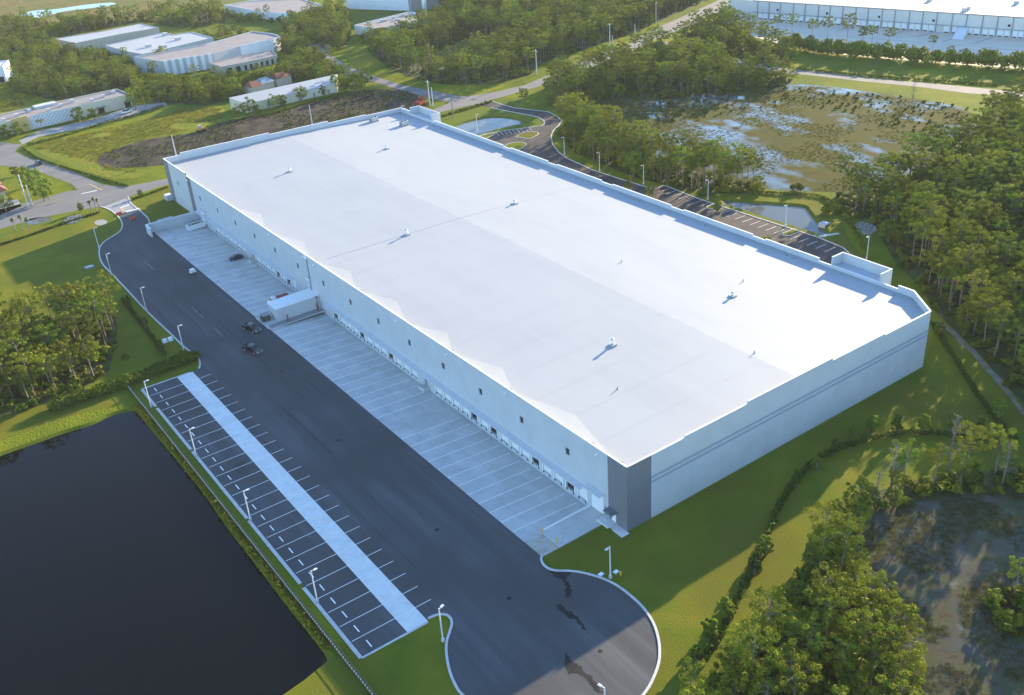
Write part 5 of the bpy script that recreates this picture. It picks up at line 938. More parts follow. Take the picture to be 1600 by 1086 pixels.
def broad_meshes(h, w, seed, lm, name='crown'):
    VR.seed(seed); tr = MB(); tr.path([(0,0,0),(VR.uniform(-.2,.2),VR.uniform(-.2,.2),h*.3),(VR.uniform(-.4,.4),VR.uniform(-.4,.4),h*.6)], [.26,.2,.1], 6); cr = MB()
    for i in range(30):
        a = VR.random()*6.28; f = VR.uniform(.22,.95); rr = w*math.sqrt(max(.05, 1-((f-.52)/.52)**2))*VR.random()**.45; e = (math.cos(a)*rr, math.sin(a)*rr, h*f)
        if i < 8: tr.tube((0,0,h*.35), e, .08, .03, 4, cap=False)
        tuft(cr, e, VR.uniform(.55,1.1)*w*.32, 88, .205, .85)
    return tr.mesh('trunk', M['bark']), cr.mesh(name, lm)
def bush_mesh(w, h, n, lm, seed, size=.26):
    VR.seed(seed); mb = MB()
    for i in range(8):
        a = VR.random()*6.28; rr = w*.65*VR.random()**.5; tuft(mb, (math.cos(a)*rr, math.sin(a)*rr, h*VR.uniform(.25,.7)), w*.42, n//8, size, .75)
    return mb.mesh('bush', lm)
PINES = [pine_meshes(VR_h, 100+i) for i, VR_h in enumerate((13.5,15.5,12.0,14.5,16.5,11.0,13.0,15.0))]
BROAD = [broad_meshes(h, w, 200+i, M['leaf']) for i, (h, w) in enumerate(((8,3.4),(9.5,3.8),(6.5,3.0),(7.5,4.2),(10.5,3.6),(5.5,2.6)))]
# dead tree
def dead_meshes(seed, h=11):
    VR.seed(seed); mb = MB(); mb.path([(0,0,0),(.1,.05,h*.4),(.0,.2,h*.75),(.1,.1,h)], [.2,.15,.09,.03], 6); br = MB()
    for i in range(34):
        f = VR.uniform(.3,.97); a = VR.random()*6.28; L = 2.2*(1.1-f)+.5; z = h*f; e = (math.cos(a)*L, math.sin(a)*L, z+VR.uniform(.1,1.0)); br.tube((0,0,z), e, .045, .015, 4, cap=False)
        for _ in range(4): q = VR.uniform(.4,1); b = (e[0]*q, e[1]*q, z+(e[2]-z)*q); br.tube(b, (b[0]+VR.uniform(-.6,.6), b[1]+VR.uniform(-.6,.6), b[2]+VR.uniform(-.1,.6)), .025, .01, 3, cap=False)
    return mb.mesh('trunk', M['deadwood']), br.mesh('bare_branches', M['deadwood'])
D1, D2 = dead_meshes(5), dead_meshes(9, 9)
for q, m_, s, lb in (((111.9,-137), D1, 1.15, 'grey dead tree standing at the edge of the swamp beside a small pine'), ((99.2,-133.3), D2, 1.1, 'slim grey dead snag in front of the lawn at the left of the swamp'), ((92.1,-134.9), D2, .9, 'grey dead snag at the near left corner of the swamp'), ((115,-146), D1, .9, 'pale dead tree over the dark swamp at the right edge'), ((3.4,40.8), D1, .8, 'leafless grey tree at the right side of the pond wood'), ((228.8,128.7), D1, 1.0, 'pale bare tree at the near edge of the wood beyond the far drive'), ((319.3,14.9), D1, .8, 'pale leafless tree between the road and the far hedge')):
    t = thing('dead_tree', lb, 'tree', (*q, 0), VR.random()*6, 'grey dead trees'); t.scale = (s,)*3; link('trunk', m_[0], t); link('bare_branches', m_[1], t)

STANDS = [  # polygon, spacing, share of pines, scale, label text, undergrowth spacing
 (F_LEFT, 5.2, .80, .80, 'in the wood by the dark pond', 3.0),
 (F_SE, 3.6, .45, .70, 'in the sunlit wood beside the swamp', 2.6),
 (F_RIGHT, 5.3, .85, .86, 'in the big wood behind the warehouse', 3.4),
 (F_STRIP, 4.2, .75, .85, 'in the car park strip', 3.0),
 (F_MID, 5.4, .6, .80, 'in the wood between road and marsh', 4.6),
 (F_FAR, 5.8, .7, .82, 'in the far wood beyond the road', 5.2),
 (F_SE2, 4.8, .6, .62, 'in the line between lawn and swamp', 2.8),
 (F_SE3, 4.0, .2, .6, 'in the clump inside the swamp', 2.4),
 (T_A, 5.0, .12, .72, 'in the belt before the large hall', 4.5),
 (T_B, 5.6, .25, .68, 'in the grove behind the lattice building', 4.5),
 (T_C, 7.0, .3, .85, 'in the tree line below the golden marsh', 6.0),
 (T_D, 5.6, .2, .75, 'among the far workshops near the top edge', 6.0),
 ([(92.3,631.4),(105.5,629.1),(113.7,604.8),(129.8,577.8),(147.7,576.2),(141.4,553.4),(114.8,553.2),(93.6,554),(79.4,566.5)], 9.0, .2, .7, 'along the golden marsh', 9.0),
 ([(106.2,426.6),(120.2,403.1),(107.9,355.2),(98.4,349.3),(100.7,387.6)], 4.6, .1, .62, 'at the left end of the large hall', 5.0),
 ([(203.1,372.4),(204.3,347.7),(199.1,311.6),(188.7,314.9),(187.2,337.4)], 4.8, .1, .75, 'at the right end of the large hall', 5.0),
 ([(241.4,344.7),(247.6,324.1),(265.4,324),(253.6,304.2),(236.6,304.6),(232.8,320.8)], 5.0, .4, .55, 'before the vent-dotted grey roof', 5.0),
 ([(213.1,489.3),(227,446),(243.3,430.1),(262.7,440.5),(228.7,429),(208.7,457.4)], 5.5, .1, .6, 'before the broad grey-roofed workshop', 6.0),
 (T_E, 7.0, .1, .55, 'between the white roofs behind the large hall', 7.0)]
EXC = [CLEARING, [(236,167.1),(290.1,184.4),(321.1,192.1),(359.8,211.1),(438.4,239.7),(512.6,272.1),(523.6,253.5),(433.1,221.2),(380,200.9),(340.2,190.1),(313.1,178),(256.3,163.3),(225,156.8)], [(328.3,172.5),(345.5,185.6),(337.1,144.2),(338.1,97.2),(341.4,81.1),(348.5,51.5),(340.3,45.5),(330.3,76.8),(324.1,94.8),(321.3,133.2)]]
pines = []; broads = []; unders = []
for si, (poly, sp, share, sc, txt, us_) in enumerate(STANDS):
    rnd = random.Random(50+si); fs = 1.0
    for x, y in scatter(poly, sp, EXC, rnd):
        if not in_view(x, y, 8, .20): continue
        it = (x, y, rnd.uniform(.78,1.16)*sc, rnd.random()*6.28, rnd.randrange(100), si)
        (pines if rnd.random() < share else broads).append(it)
    for x, y in scatter(poly, us_, EXC, rnd):
        if in_view(x, y, 2, .1): unders.append((x, y, rnd.uniform(.6,1.35), rnd.random()*6.28, rnd.randrange(100), si))
# a few single trees
extra_p = [(*(211.3,134.9), .75, 0, 5, -1)]
def dist(i): return (i[0]-CAM.x)**2 + (i[1]-CAM.y)**2
def split(items, n):
    vis = sorted([i for i in items if in_view(i[0], i[1], 6, .02)], key=dist); ind = set(vis[:n]); return vis[:n], [i for i in items if i not in ind]
p_ind, p_rest = split(pines, 298); b_ind, b_rest = split(broads, 250)
proto_p = {}; proto_b = {}
def plant(name, cat, it, meshes, protos, label, group):
    k = it[4] % len(meshes); t = thing(name, label, cat, (it[0], it[1], 0), it[3], group); t.scale = (it[2]*(.94+.12*((it[4]*7) % 10)/10),)*2 + (it[2],)
    a = link('trunk', meshes[k][0], t); b = link('crown', meshes[k][1], t); protos.setdefault(k, (a, b)); return t
def where(items):
    # say where in its stand each tree stands: front to back, left to right as one looks at the wood, and its height
    out = {}
    for si in {i[5] for i in items}:
        st = [i for i in items if i[5] == si]; r_ = lambda i: Vector((i[0], i[1])).dot(Vector((_r.x, _r.y))); f_ = lambda i: Vector((i[0], i[1])).dot(Vector((_f.x, _f.y)))
        bands = sorted(st, key=f_); nb = max(1, min(9, round(math.sqrt(len(st)/2.2)))); per = math.ceil(len(bands)/nb)
        for b in range(nb):
            row = sorted(bands[b*per:(b+1)*per], key=r_); ncol = max(1, min(7, round(len(row)/2)))
            for k, i in enumerate(row):
                c = min(ncol-1, k*ncol//max(1, len(row)))
                hs = 'tall' if i[2]/STANDS[si][3] > 1.03 else ('short' if i[2]/STANDS[si][3] < .90 else 'middling')
                RN = ('front','second','third','fourth','fifth','sixth','seventh','eighth','rearmost'); rn = 'rearmost' if (b == nb-1 and nb > 1) else RN[b]
                CN = {1:('middle',),2:('left half','right half'),3:('left','middle','right'),4:('far left','left centre','right centre','far right'),5:('far left','left','middle','right','far right'),6:('far left','left','left centre','right centre','right','far right'),7:('far left','left','left centre','middle','right centre','right','far right')}[ncol]
                out[i] = (hs, rn + ' rank, ' + CN[c] + ',')
    same = {}
    for i, v in out.items(): same.setdefault((i[5],) + v, []).append(i)
    for key, l in same.items():
        if len(l) > 1:
            l.sort(key=lambda i: (i[0]-CAM.x)**2 + (i[1]-CAM.y)**2)
            for k, i in enumerate(l): out[i] = ((('nearer', 'farther') if len(l) == 2 else ('nearest',) + ('middle',)*(len(l)-2) + ('farthest',))[k] + ' ' + key[1], key[2])
    return out
wp_ = where(p_ind); wb_ = where(b_ind)
for it in p_ind: plant('pine_tree', 'tree', it, PINES, proto_p, wp_[it][0] + ' slim pine, ' + wp_[it][1] + ' ' + STANDS[it[5]][4], 'pines ' + STANDS[it[5]][4])
for it in b_ind: plant('broadleaf_tree', 'tree', it, BROAD, proto_b, wb_[it][0] + ' round tree, ' + wb_[it][1] + ' ' + STANDS[it[5]][4], 'leafy trees ' + STANDS[it[5]][4])
plant('pine_tree', 'tree', extra_p[0], PINES, proto_p, 'lone pine with a long bare trunk beside the far entrance drive', None)

# single trees with their own labels
YOUNG = [broad_meshes(4.2, 1.3, 300+i, M['brightleaf']) for i in range(3)]
DARKY = [broad_meshes(4.5, .9, 320+i, M['hedge']) for i in range(2)]
def single(q, m_, s, lb, grp=None, name='young_tree'):
    t = thing(name, lb, 'tree', (*q, 0), VR.random()*6, grp); t.scale = (s,)*3; link('trunk', m_[0], t); link('crown', m_[1], t)
SIDE = (((93.1,-120.7),0,.8,'leafy sapling on the rising left part of the curved hedge'),((99.6,-119.7),1,.85,'dark narrow sapling at the left shoulder of the curved hedge'),((106.4,-119.2),0,1.0,'bright sapling at the first bright streak of the shaded lawn'),((111.9,-119.6),0,1.0,'thin sapling standing left of the dark narrow tree on the curved hedge'),
 ((114.9,-123.2),1,1.1,'dark narrow tree in the middle of the curved hedge'),((119.4,-126.3),0,1.0,'bright sapling just right of the dark narrow tree on the curved hedge'),((124.4,-129.4),0,.9,'small sapling behind the grey dead tree'),((126,-134.6),1,1.1,'dark reddish conical tree at the right end of the curved hedge'),((134.6,-133.1),0,1.1,'bright spreading sapling on the straight hedge at the right'),
 ((85.8,-121.8),1,.9,'dark sapling at the left bend of the curved hedge'),((66.8,-131.1),0,1.0,'bright leafy sapling beside the hedge above the sunlit lawn'),((61.6,-133.2),1,1.1,'dark narrow sapling in the hedge above the sunlit lawn'),((50.4,-137.1),0,1.0,'leafy sapling on the sunlit lawn side of the hedge'),((44.9,-138.9),0,1.0,'bright bushy sapling at the lower hedge near the turning circle'),((39.6,-141.4),1,.9,'dark sapling at the lowest end of the hedge'),
 ((157.5,-104.7),0,.9,'small bright sapling at the upper end of the straight hedge behind the warehouse corner'),
 ((11.8,52.9),1,.9,'dark narrow sapling at the upper end of the hedge beside the drive'),((11,35.7),1,.9,'dark narrow sapling halfway along the hedge beside the drive'),((9.7,19.7),1,.9,'dark narrow sapling at the lower end of the hedge beside the drive'),((23.6,147.5),0,.8,'small round sapling left of the three palms at the entrance'),
 ((44.8,147.1),0,.7,'small tree on the grass right of the entrance'))
for q, k, s, lb in SIDE: single(q, (DARKY if k else YOUNG)[VR.randrange(2)], s, lb, 'young trees planted along the lawns')
for q, s, lb in (((179.3,-11.9), .9, 'yellow-green sapling on the island by the head of the pond'), ((165,-40.7), .8, 'yellow-green sapling seen just over the parapet, nearer the tall entrance'), ((168.1,-41.8), 1.0, 'larger yellow-green sapling seen over the parapet in the car park'), ((174.4,13.9), 1.0, 'bare yellow-green sapling over the parapet by the reddish posts'), ((172.1,22.5), .9, 'yellow-green sapling over the parapet at the pine strip'), ((185.3,-6.7), .8, 'slim sapling at the grass by the head of the pond')): single(q, YOUNG[VR.randrange(3)], s, lb, 'saplings in the car park')
for q, s, lb in (((120.1,223.1),.95,'small tree at the left corner of the long white shed'),((123.1,222.8),.9,'small tree just right of the left corner of the long shed'),((132.6,224.8),.8,'thin grey-green tree before the left half of the long shed'),((137.2,226.2),.95,'dark bushy tree before the middle of the long shed'),((148.3,228.7),1.05,'tall two-tiered tree before the middle of the long shed'),((159.8,229.3),1.0,'dense tree before the right half of the long shed'),((168.9,231.4),1.0,'tree at the right end wall of the long shed'),((115.8,224.9),.9,'yellowish tree by the left end of the long shed')): plant('broadleaf_tree', 'tree', (*q, s*.85, VR.random()*6, VR.randrange(6), -1), BROAD, {}, lb, 'row of small trees in front of the long shed')
for q, s, lb in (((16.3,170.8),1.2,'big dark leafy tree on the bright grass beside the concrete poles'),((15.1,180.7),1.1,'leafy tree directly behind the concrete poles'),((15.8,193.2),.9,'tree between the red-roofed house and the side road'),((2.6,169.8),.8,'tree in front of the red-roofed house'),((15,212.5),.7,'small tree behind the red-roofed house'),((29.5,277.1),1.1,'broad tree at the left end of the lattice building'),((24,277.3),1.1,'leafy tree at the left edge by the lattice building'),((57.6,278.7),1.0,'round tree before the lattice wall of the cream building'),((63.8,276.4),1.0,'second round tree before the cream building, right of the lattice'),((84.1,277.9),1.1,'tree at the right end of the cream building'),((89.1,278.9),1.0,'tree beyond the right end of the cream building'),((38.6,287.8),.6,'small tree by the entry of the lattice building'),((48.1,306),.8,'shrubby tree behind the lattice building roof'),((40.9,328),.8,'tree on the meadow behind the lattice building'),((175.2,223.9),1.3,'large dark tree where the long shed meets the side road'),((183.4,229.2),1.2,'bright green tree at the side road behind the long shed'),((129.7,370.5),1.3,'bright tree leaning against the left face of the large hall')): plant('broadleaf_tree', 'tree', (*q, s, VR.random()*6, VR.randrange(6), -1), BROAD, {}, lb, None)

# palms
def palm_meshes(h, seed, n=13, fl=1.9):
    VR.seed(seed); tr = MB(); tr.path([(0,0,0),(.05,.05,h*.5),(.0,.1,h)], [.2,.15,.13], 8); cr = MB()
    for i in range(n):
        a = 6.283*i/n + VR.uniform(-.2,.2); up = VR.uniform(.2,1.1); prev = None
        for k in range(6):
            f = k/5; r = fl*f*(1-.1*up*f); z = h + up*f*1.1 - 1.5*f*f; p = Vector((math.cos(a)*r, .1+math.sin(a)*r, z)); w = .28*math.sin(max(.12, f)*2.9); sd_ = Vector((-math.sin(a), math.cos(a), 0))*w
            if prev: cr.poly([prev[0]-prev[1]-Vector((0,0,.12)), p-sd_-Vector((0,0,.12)), p, prev[0]]); cr.poly([prev[0], p, p+sd_-Vector((0,0,.12)), prev[0]+prev[1]-Vector((0,0,.12))])
            prev = (p, sd_)
    return tr.mesh('trunk', M['wood']), cr.mesh('fronds', M['palm'])
PM = [palm_meshes(4.6, 1, 11, .8), palm_meshes(5.4, 2, 11, .8), palm_meshes(5.6, 3, 18, 2.6)]
for q, k, lb in (((26,143.3),0,'leftmost of the three young palms at the warehouse entrance'),((27.7,143),1,'tallest, middle one of the three young palms at the warehouse entrance'),((28.9,143.5),0,'rightmost of the three young palms at the warehouse entrance'),((0.7,145.1),0,'leftmost of the three young palms at the left edge of the road'),((2.9,143.7),1,'middle one of the three young palms at the left edge of the road'),((4.6,141.9),0,'rightmost of the three young palms at the left edge of the road'),((40,274.1),2,'feathery palm in front of the white lattice wall'),((34.6,278.7),2,'small palm at the left end of the white lattice wall')):
    t = thing('palm_tree', lb, 'palm tree', (*q, 0), VR.random()*6, 'palms by the road'); link('trunk', PM[k][0], t); link('fronds', PM[k][1], t)
    if 'small' in lb: t.scale = (.7,)*3

for q, lb in (((176.1,25.6), 'left of the two reddish posts standing in the car park'), ((174.1,10.8), 'right of the two reddish posts standing in the car park')):
    t = thing('post', lb, 'post', (*q, 0), 0, 'reddish posts in the car park'); mb = MB(); mb.tube((0,0,0),(0,0,4.0), .22, .18, 8); link('shaft', mb.mesh('shaft', mat('reddish_post', [(.26,.13,.06)], rough=.8)), t); mb = MB(); mb.tube((0,0,4.0),(0,0,4.35), .28, .2, 8); link('top_cap', mb.mesh('top_cap', M['wood']), t)
# hedges: one leafy mass each, with a core of stems
def hedge(pts, w, h, label, m='hedge', size=.24, dens=26, gap=0.0):
    VR.seed(len(pts)*7+int(w*10)); line = smooth_line(pts, 6); mb = MB(); stem = MB(); acc = 0
    for i in range(len(line)-1):
        a, b = Vector(line[i]), Vector(line[i+1]); L = (b-a).length; n = max(1, math.ceil(L/(w*.42)))
        for k in range(n):
            if VR.random() < gap: continue
            p = a + (b-a)*(k+VR.random())/n; hh = h*VR.uniform(.7,1.15); tuft(mb, (p.x+VR.uniform(-.15,.15)*w, p.y+VR.uniform(-.15,.15)*w, hh*.55), w*.5, dens, size, hh/w*1.0)
            if k % 2 == 0: stem.tube((p.x,p.y,0),(p.x,p.y,hh*.6), .05, n=4, cap=False)
    t = thing('hedge', label, 'hedge', (0,0,0)); link('foliage', mb.mesh('foliage', M[m]), t); link('stems', stem.mesh('stems', M['bark']), t)
hedge([(39.9,-141.7),(48.1,-138.9),(57.3,-134.5),(67.1,-130),(77.2,-124.6),(86.4,-120.9),(96.6,-118.6),(105.1,-119.8),(114.5,-123.5),(119.6,-127.4),(123.4,-132),(128.8,-139.8)], 1.5, 1.2, 'long curved hedge running round the lawn at the near end of the warehouse')
hedge([(161.1,-100.4),(147.7,-116.5),(139.4,-126.3),(133.8,-134),(129.9,-140.4)], 1.3, 1.1, 'straight hedge along the far side of the lawn behind the warehouse corner')
hedge([(-19.5,9.7),(-11.3,9.2),(-2.2,8.9),(7.7,10),(15.6,10.7)], 4.2, 2.8, 'thick tall dark hedge between the drive and the pond', size=.34, dens=190)
hedge([(12.1,60.6),(11.4,44.7),(10.7,29.1),(10,17.6)], 1.2, 1.0, 'low hedge on the lawn beside the left curb of the drive')
hedge([(-6.6,134.3),(6.3,137),(17.6,139.7),(28,141.3)], 1.0, .8, 'low hedge along the verge left of the entrance'); hedge([(41.7,146.5),(48.6,148),(56,150.3)], 1.2, .8, 'low hedge along the verge right of the entrance')
hedge([(26.4,252.6),(27.8,230.6),(35.3,198.8),(44.9,162.9)], 1.0, .7, 'thin dark hedge line along the meadow beside the side road', gap=.2)
hedge([(28.6,255.5),(45.1,258.1),(64.2,265),(80,267.7),(95.7,273)], 1.8, 1.3, 'hedge along the meadow in front of the cream building')
hedge([(369.5,125.4),(371,95.4),(380.4,65.9),(389.2,38.4),(398.5,13.2),(405.1,-6.1)], 6.0, 7.0, 'long sunlit hedge between the yard of the distant warehouse and the lawn', 'bush', .75, 190)
hedge([(337.9,89.4),(344.5,63.8),(354.1,37.4),(366.9,6.3)], 1.6, 1.0, 'dark ditch growth along the far road', 'bush', .4, 18, .15)
hedge([(118.2,215.8),(133,217.8),(155.1,222.5),(171.6,224.4)], 1.3, 1.0, 'low hedge at the foot of the long white shed'); hedge([(178.7,151.1),(197,153.1),(207.4,154)], 1.2, 1.1, 'planting along the verge by the far pond', 'bush', .35, 20, .3)
hedge([(198.4,-4.8),(204.2,-13.5),(211.8,-25.5),(206.3,-37.8),(196,-51.2),(187.2,-61.2)], 1.2, 1.0, 'scrubby hedge line round the bank of the pale pond', 'bush', .3, 20, .15)
hedge([(-4,-2.7),(-3.3,-13.8),(-3.2,-34.3),(-3.3,-50.9),(-3.5,-63.7),(-3.6,-75.4),(-3.5,-87.6),(-3.5,-97.4),(-3.5,-101.7)], 1.6, .8, 'rough grassy growth on the pond bank below the fence', 'bush', .3, 22, .1)
for q, lb, s in (((203.8,-36.9),'big bush at the end of the pond beside the wood',2.4),((211.5,-16.7),'bush between the pale pond and the marsh',1.8),((195.6,-1.8),'bush at the near end of the pine strip',2.2),((187.6,2.1),'bush against the pine strip by the head of the pond',1.6)):
    o = link('bush', bush_mesh(1.4, 1.5, 420, M['bush'], int(q[0]) % 97), None, (*q, 0), 0, s, lb, 'bush')
# pines in front of the far yard
for i, (q, s) in enumerate((((385.4,142.1),.8),((389.7,136.3),.75),((390.9,124.2),.85),((390.7,114.2),.85),((391.7,103.1),.9),((392.8,94.4),.85),((394.4,89.9),.8),((394.6,80.4),.7),((397.7,58.5),.65),((362.9,77.9),.6),((368,67.4),.7),((374.8,52.7),.9),((377.7,47.1),.7),((382.4,41.1),.55),((387.5,23.2),.5),((389.2,17.3),.5),((389.8,11.1),.5))):
    (plant)('pine_tree' if i < 9 else 'broadleaf_tree', 'tree', (*q, s, i*1.3, i, -1), PINES if i < 9 else BROAD, {}, ('leftmost','second','third','fourth','fifth','sixth','seventh','eighth','rightmost')[min(i,8)] + ' thin pine against the pale yard of the distant warehouse' if i < 9 else ('leftmost','second','third','fourth','fifth','sixth','seventh','rightmost')[i-9] + ' small roadside tree below the long sunlit hedge', 'thin pines before the distant yard' if i < 9 else 'small trees below the long sunlit hedge')

# ------------------------------------------------------------------ masses beyond the counted trees
def mass(name, items, protos, label):
    items = [i for i in items]
    if not items: return
    me = bpy.data.meshes.new(name); me.from_pydata([(i[0], i[1], 0) for i in items], [], [])
    for an, ty, vals in (('sz', 'FLOAT', [i[2] for i in items]), ('rot', 'FLOAT', [i[3] for i in items]), ('pick', 'INT', [i[4] % len(protos) for i in items])):
        a = me.attributes.new(an, ty, 'POINT'); a.data.foreach_set('value', vals)
    o = link(name, me, kind='stuff', label=label); me.materials.append(M['pine'])
    ng = bpy.data.node_groups.new(name, 'GeometryNodeTree'); ng.interface.new_socket('Geometry', in_out='INPUT', socket_type='NodeSocketGeometry'); ng.interface.new_socket('Geometry', in_out='OUTPUT', socket_type='NodeSocketGeometry')
    n = ng.nodes; L = ng.links; gi = n.new('NodeGroupInput'); go = n.new('NodeGroupOutput'); iop = n.new('GeometryNodeInstanceOnPoints'); jn = n.new('GeometryNodeJoinGeometry')
    for ps in reversed(protos):
        j2 = n.new('GeometryNodeJoinGeometry'); g2 = n.new('GeometryNodeGeometryToInstance')
        for p in reversed(ps):
            oi = n.new('GeometryNodeObjectInfo'); oi.inputs['Object'].default_value = p; oi.transform_space = 'ORIGINAL'; L.new(oi.outputs['Geometry'], j2.inputs[0])
        L.new(j2.outputs[0], g2.inputs[0]); L.new(g2.outputs[0], jn.inputs[0])
    def attr(an, ty):
        a = n.new('GeometryNodeInputNamedAttribute'); a.data_type = ty; a.inputs['Name'].default_value = an; return a.outputs['Attribute']
    cx = n.new('ShaderNodeCombineXYZ'); L.new(attr('rot', 'FLOAT'), cx.inputs[2])
    L.new(gi.outputs[0], iop.inputs['Points']); L.new(jn.outputs[0], iop.inputs['Instance']); iop.inputs['Pick Instance'].default_value = True
    L.new(attr('pick', 'INT'), iop.inputs['Instance Index']); L.new(cx.outputs[0], iop.inputs['Rotation']); L.new(attr('sz', 'FLOAT'), iop.inputs['Scale']); L.new(iop.outputs[0], go.inputs[0])
    md = o.modifiers.new('scatter', 'NODES'); md.node_group = ng; return o
PP = [proto_p[k] for k in sorted(proto_p)]; BB = [proto_b[k] for k in sorted(proto_b)]
mass('pine_forest', p_rest, PP, 'dense far pine wood behind the counted trees')
mass('leafy_forest', b_rest, BB, 'dense far leafy wood behind the counted trees')
# undergrowth, marsh tufts, field scrub: three small plants stand at visible spots and are scattered from there
def small_proto(name, me, q, label): return link(name, me, None, (*q, 0), 0, 1.0, label, 'bush')
U = [(small_proto('bush', bush_mesh(1.3+.2*i, 1.5+.3*i, 260, M['bush'], 400+i, .30), q, lb),) for i, (q, lb) in enumerate((((1.6,23.5),'low scrub bush at the right foot of the pond wood'),((201.7,-44.5),'low scrub bush at the left foot of the big wood'),((77.7,-134.6),'low scrub bush at the upper edge of the sunlit lower wood')))]
mass('undergrowth', unders, U, 'tangled undergrowth of scrub below the woods')
def reed_mesh(seed, n=70, h=.6, w=1.5, m='reed'):
    VR.seed(seed); mb = MB()
    for _ in range(n):
        a = VR.random()*6.28; r = w*VR.random()**.6; x, y = math.cos(a)*r, math.sin(a)*r; t = VR.uniform(-.25,.25); u = VR.uniform(-.25,.25); hh = h*VR.uniform(.5,1.1); b = VR.random()*3.14; c, s_ = math.cos(b)*.07, math.sin(b)*.07
        mb.poly([(x-c,y-s_,0),(x+c,y+s_,0),(x+t+c*.3,y+u+s_*.3,hh)])
    return mb.mesh('reed_clump', M[m])
RD = [(link('reed_clump', reed_mesh(500+i), None, (*q, 0), 0, 1.0, lb, 'reeds'),) for i, (q, lb) in enumerate((((250.2,46.1),'brown reed clump in the open marsh, left of the brightest water'),((279,13.6),'brown reed clump at the right of the open marsh')))]
MARSH = [(228.2,116.8),(249.3,117.7),(265.7,98.1),(293.7,86.5),(317.2,66.7),(325.7,26.9),(327.1,-1.4),(308.6,-19.9),(272.3,-25.4),(241.1,-33.3),(224.8,-30.5),(217.8,-23.2),(206,-6.4),(201.9,7),(203.9,24.4),(199.9,46.8),(207.3,81.3)]
SWAMP = [(80.3,-140.8),(92.1,-135.7),(100,-136.6),(111.1,-142.6),(120.9,-149.5),(74.2,-177.8),(60.3,-166.4),(71.3,-153.6),(74.7,-145.7)]
from mathutils import noise
rr_ = random.Random(77); items = []
for x, y in scatter(MARSH, 1.45, (), rr_):
    if noise.noise((x*.05, y*.05, 3.1)) + .4*noise.noise((x*.2, y*.2, 1)) > -.05: items.append((x, y, rr_.uniform(.2,.5), rr_.random()*6.28, rr_.randrange(2), 0))
for x, y in scatter(SWAMP, 1.0, (), rr_):
    if noise.noise((x*.12, y*.12, 9.1)) > -.08: items.append((x, y, rr_.uniform(.25,.6), rr_.random()*6.28, rr_.randrange(2), 0))
mass('marsh_grass', items, RD, 'brown tufts of marsh grass standing in shallow water')
SCRUB_A = [(47.1,212.1),(62,218.9),(74.1,221.7),(89.4,215.9),(106.9,222.7),(127.4,219.5),(154.5,221.4),(178.8,221.4),(193,202.4),(184.4,181),(157.6,164.9),(126.6,164.7),(99.1,168),(68.9,174.3),(52.4,187.4)]
MEAD = [(29.3,253.5),(49.8,254.4),(73,255),(105.4,259.9),(115.4,248.3),(109.4,229.1),(91.2,221),(74.8,223.8),(63.2,222.9),(47.6,214),(45,193),(55.5,172.9)]
items = []
for x, y in scatter(SCRUB_A, 1.9, (), rr_):
    if noise.noise((x*.06, y*.06, 5.5)) > -.2: items.append((x, y, rr_.uniform(.1,.42), rr_.random()*6.28, rr_.randrange(3), 0))
for x, y in scatter(MEAD, 2.2, (), rr_):
    if noise.noise((x*.05, y*.05, 2.5)) > .1: items.append((x, y, rr_.uniform(.08,.3), rr_.random()*6.28, rr_.randrange(3), 0))
for x, y in scatter([(229.6,112),(249.3,117.7),(267.2,99.7),(311.1,72.3),(327.3,28.1),(330.2,-5),(297.6,-25.5),(276.3,-18.9),(288.3,3.1),(293.9,34.4),(280.2,56.1),(244.9,65.4),(224.2,89)], 4.2, (), rr_): items.append((x, y, rr_.uniform(.12,.6), rr_.random()*6.28, rr_.randrange(3), 0))
for x, y in scatter(CLEARING, 6.0, (), rr_): items.append((x, y, rr_.uniform(.25,.6), rr_.random()*6.28, rr_.randrange(3), 0))
mass('field_scrub', items, U, 'low scrub scattered over the cleared field and marsh edges')
M['blade'] = mat('meadow_blades', [(.125,.148,.018),(.21,.195,.028),(.155,.178,.02)], .08, .9, 4, 0, None, .05, rnd=.22, trans=.3)
GT = [(link('grass_clump', reed_mesh(600+i, 60, .55, 1.3, 'blade'), None, (*q, 0), 0, 1.0, lb, 'grass'),) for i, (q, lb) in enumerate((((44.2,233.1), 'bright grass clump in the meadow near the hedge of the cream building'), ((70.2,231.7), 'bright grass clump in the middle of the meadow')))]
items = []
for poly in (MEAD, [(47.7,407),(57.7,390.4),(62.8,371.3),(55.1,352.2),(45.1,335.7),(32.8,332.2)]):
    for x, y in scatter(poly, 1.7, (), rr_):
        if noise.noise((x*.07, y*.07, 8.5)) > -.35: items.append((x, y, rr_.uniform(.4,1.1), rr_.random()*6.28, rr_.randrange(2), 0))
mass('meadow_grass', items, GT, 'tall uneven grass of the open meadows')
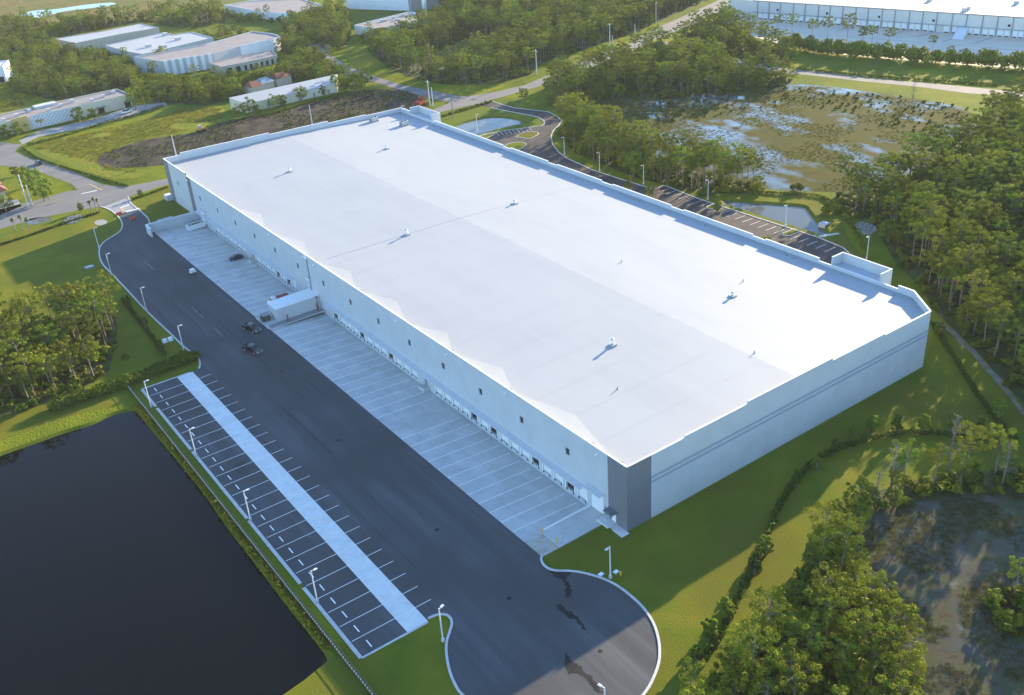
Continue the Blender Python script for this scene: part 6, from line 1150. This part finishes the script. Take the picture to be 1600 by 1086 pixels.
# swampside stones and rubble
for pts, lb in (([(201.3,-47.8),(204.8,-48.4),(204.1,-52.1),(200.5,-55.7),(196.3,-55.6),(196.7,-51.8)], 'pale rubble patch at the edge of the wood by the pond'), ([(213.9,-61.9),(217.4,-62.6),(215.2,-66.2),(210,-67.9),(209.9,-65.1)], 'pale rubble patch in a gap of the wood'), ([(16.2,142.8),(19.5,145.5),(22.4,144.4),(22,139.6),(18.7,137),(15.9,138.1)], 'pale stony patch in the verge left of the entrance')):
    mb = MB(); rs = random.Random(len(lb))
    for x, y in scatter(pts, .8, (), rs): r = rs.uniform(.2,.5); mb.hexa([(x-r,y-r,0),(x+r,y-r*.8,0),(x+r*.9,y+r,0),(x-r*.8,y+r,0),(x-r*.6,y-r*.6,r*.7),(x+r*.6,y-r*.5,r*.8),(x+r*.5,y+r*.6,r*.6),(x-r*.5,y+r*.5,r*.75)])
    link('rubble', fixn(mb.mesh('rubble', M['stone'])), kind='stuff', label=lb)
area('puddle', smooth_line([(5.2,153.1),(8.5,154.1),(12.7,151.6),(13.1,147.7),(9.8,146.7),(6.2,147.8)], 3, True), .03, M['water2'])
area('puddle', smooth_line([(24.3,133.8),(27,133.7),(27.6,129.6),(25.3,127.8),(23.8,130.1)], 3, True), .03, M['stone'])

# ------------------------------------------------------------------ haze
HAZE = 0.00005
hb = MB(); hb.box(-350, 1600, -420, 1500, -2.5, 122.5)
hz = link('haze', hb.mesh('haze', []), kind='stuff', label='thin morning haze over the whole place')
hm = bpy.data.materials.new('haze_air'); hm.use_nodes = True; n = hm.node_tree.nodes; n.clear(); ho = n.new('ShaderNodeOutputMaterial'); hv = n.new('ShaderNodeVolumePrincipled')
hv.inputs['Color'].default_value = (.93,.95,.97,1); hv.inputs['Density'].default_value = HAZE; hv.inputs['Anisotropy'].default_value = .0
hm.node_tree.links.new(hv.outputs[0], ho.inputs['Volume']); hz.data.materials.append(hm)
print('pines', len(pines), 'broad', len(broads), 'under', len(unders), 'objs', len(bpy.data.objects))
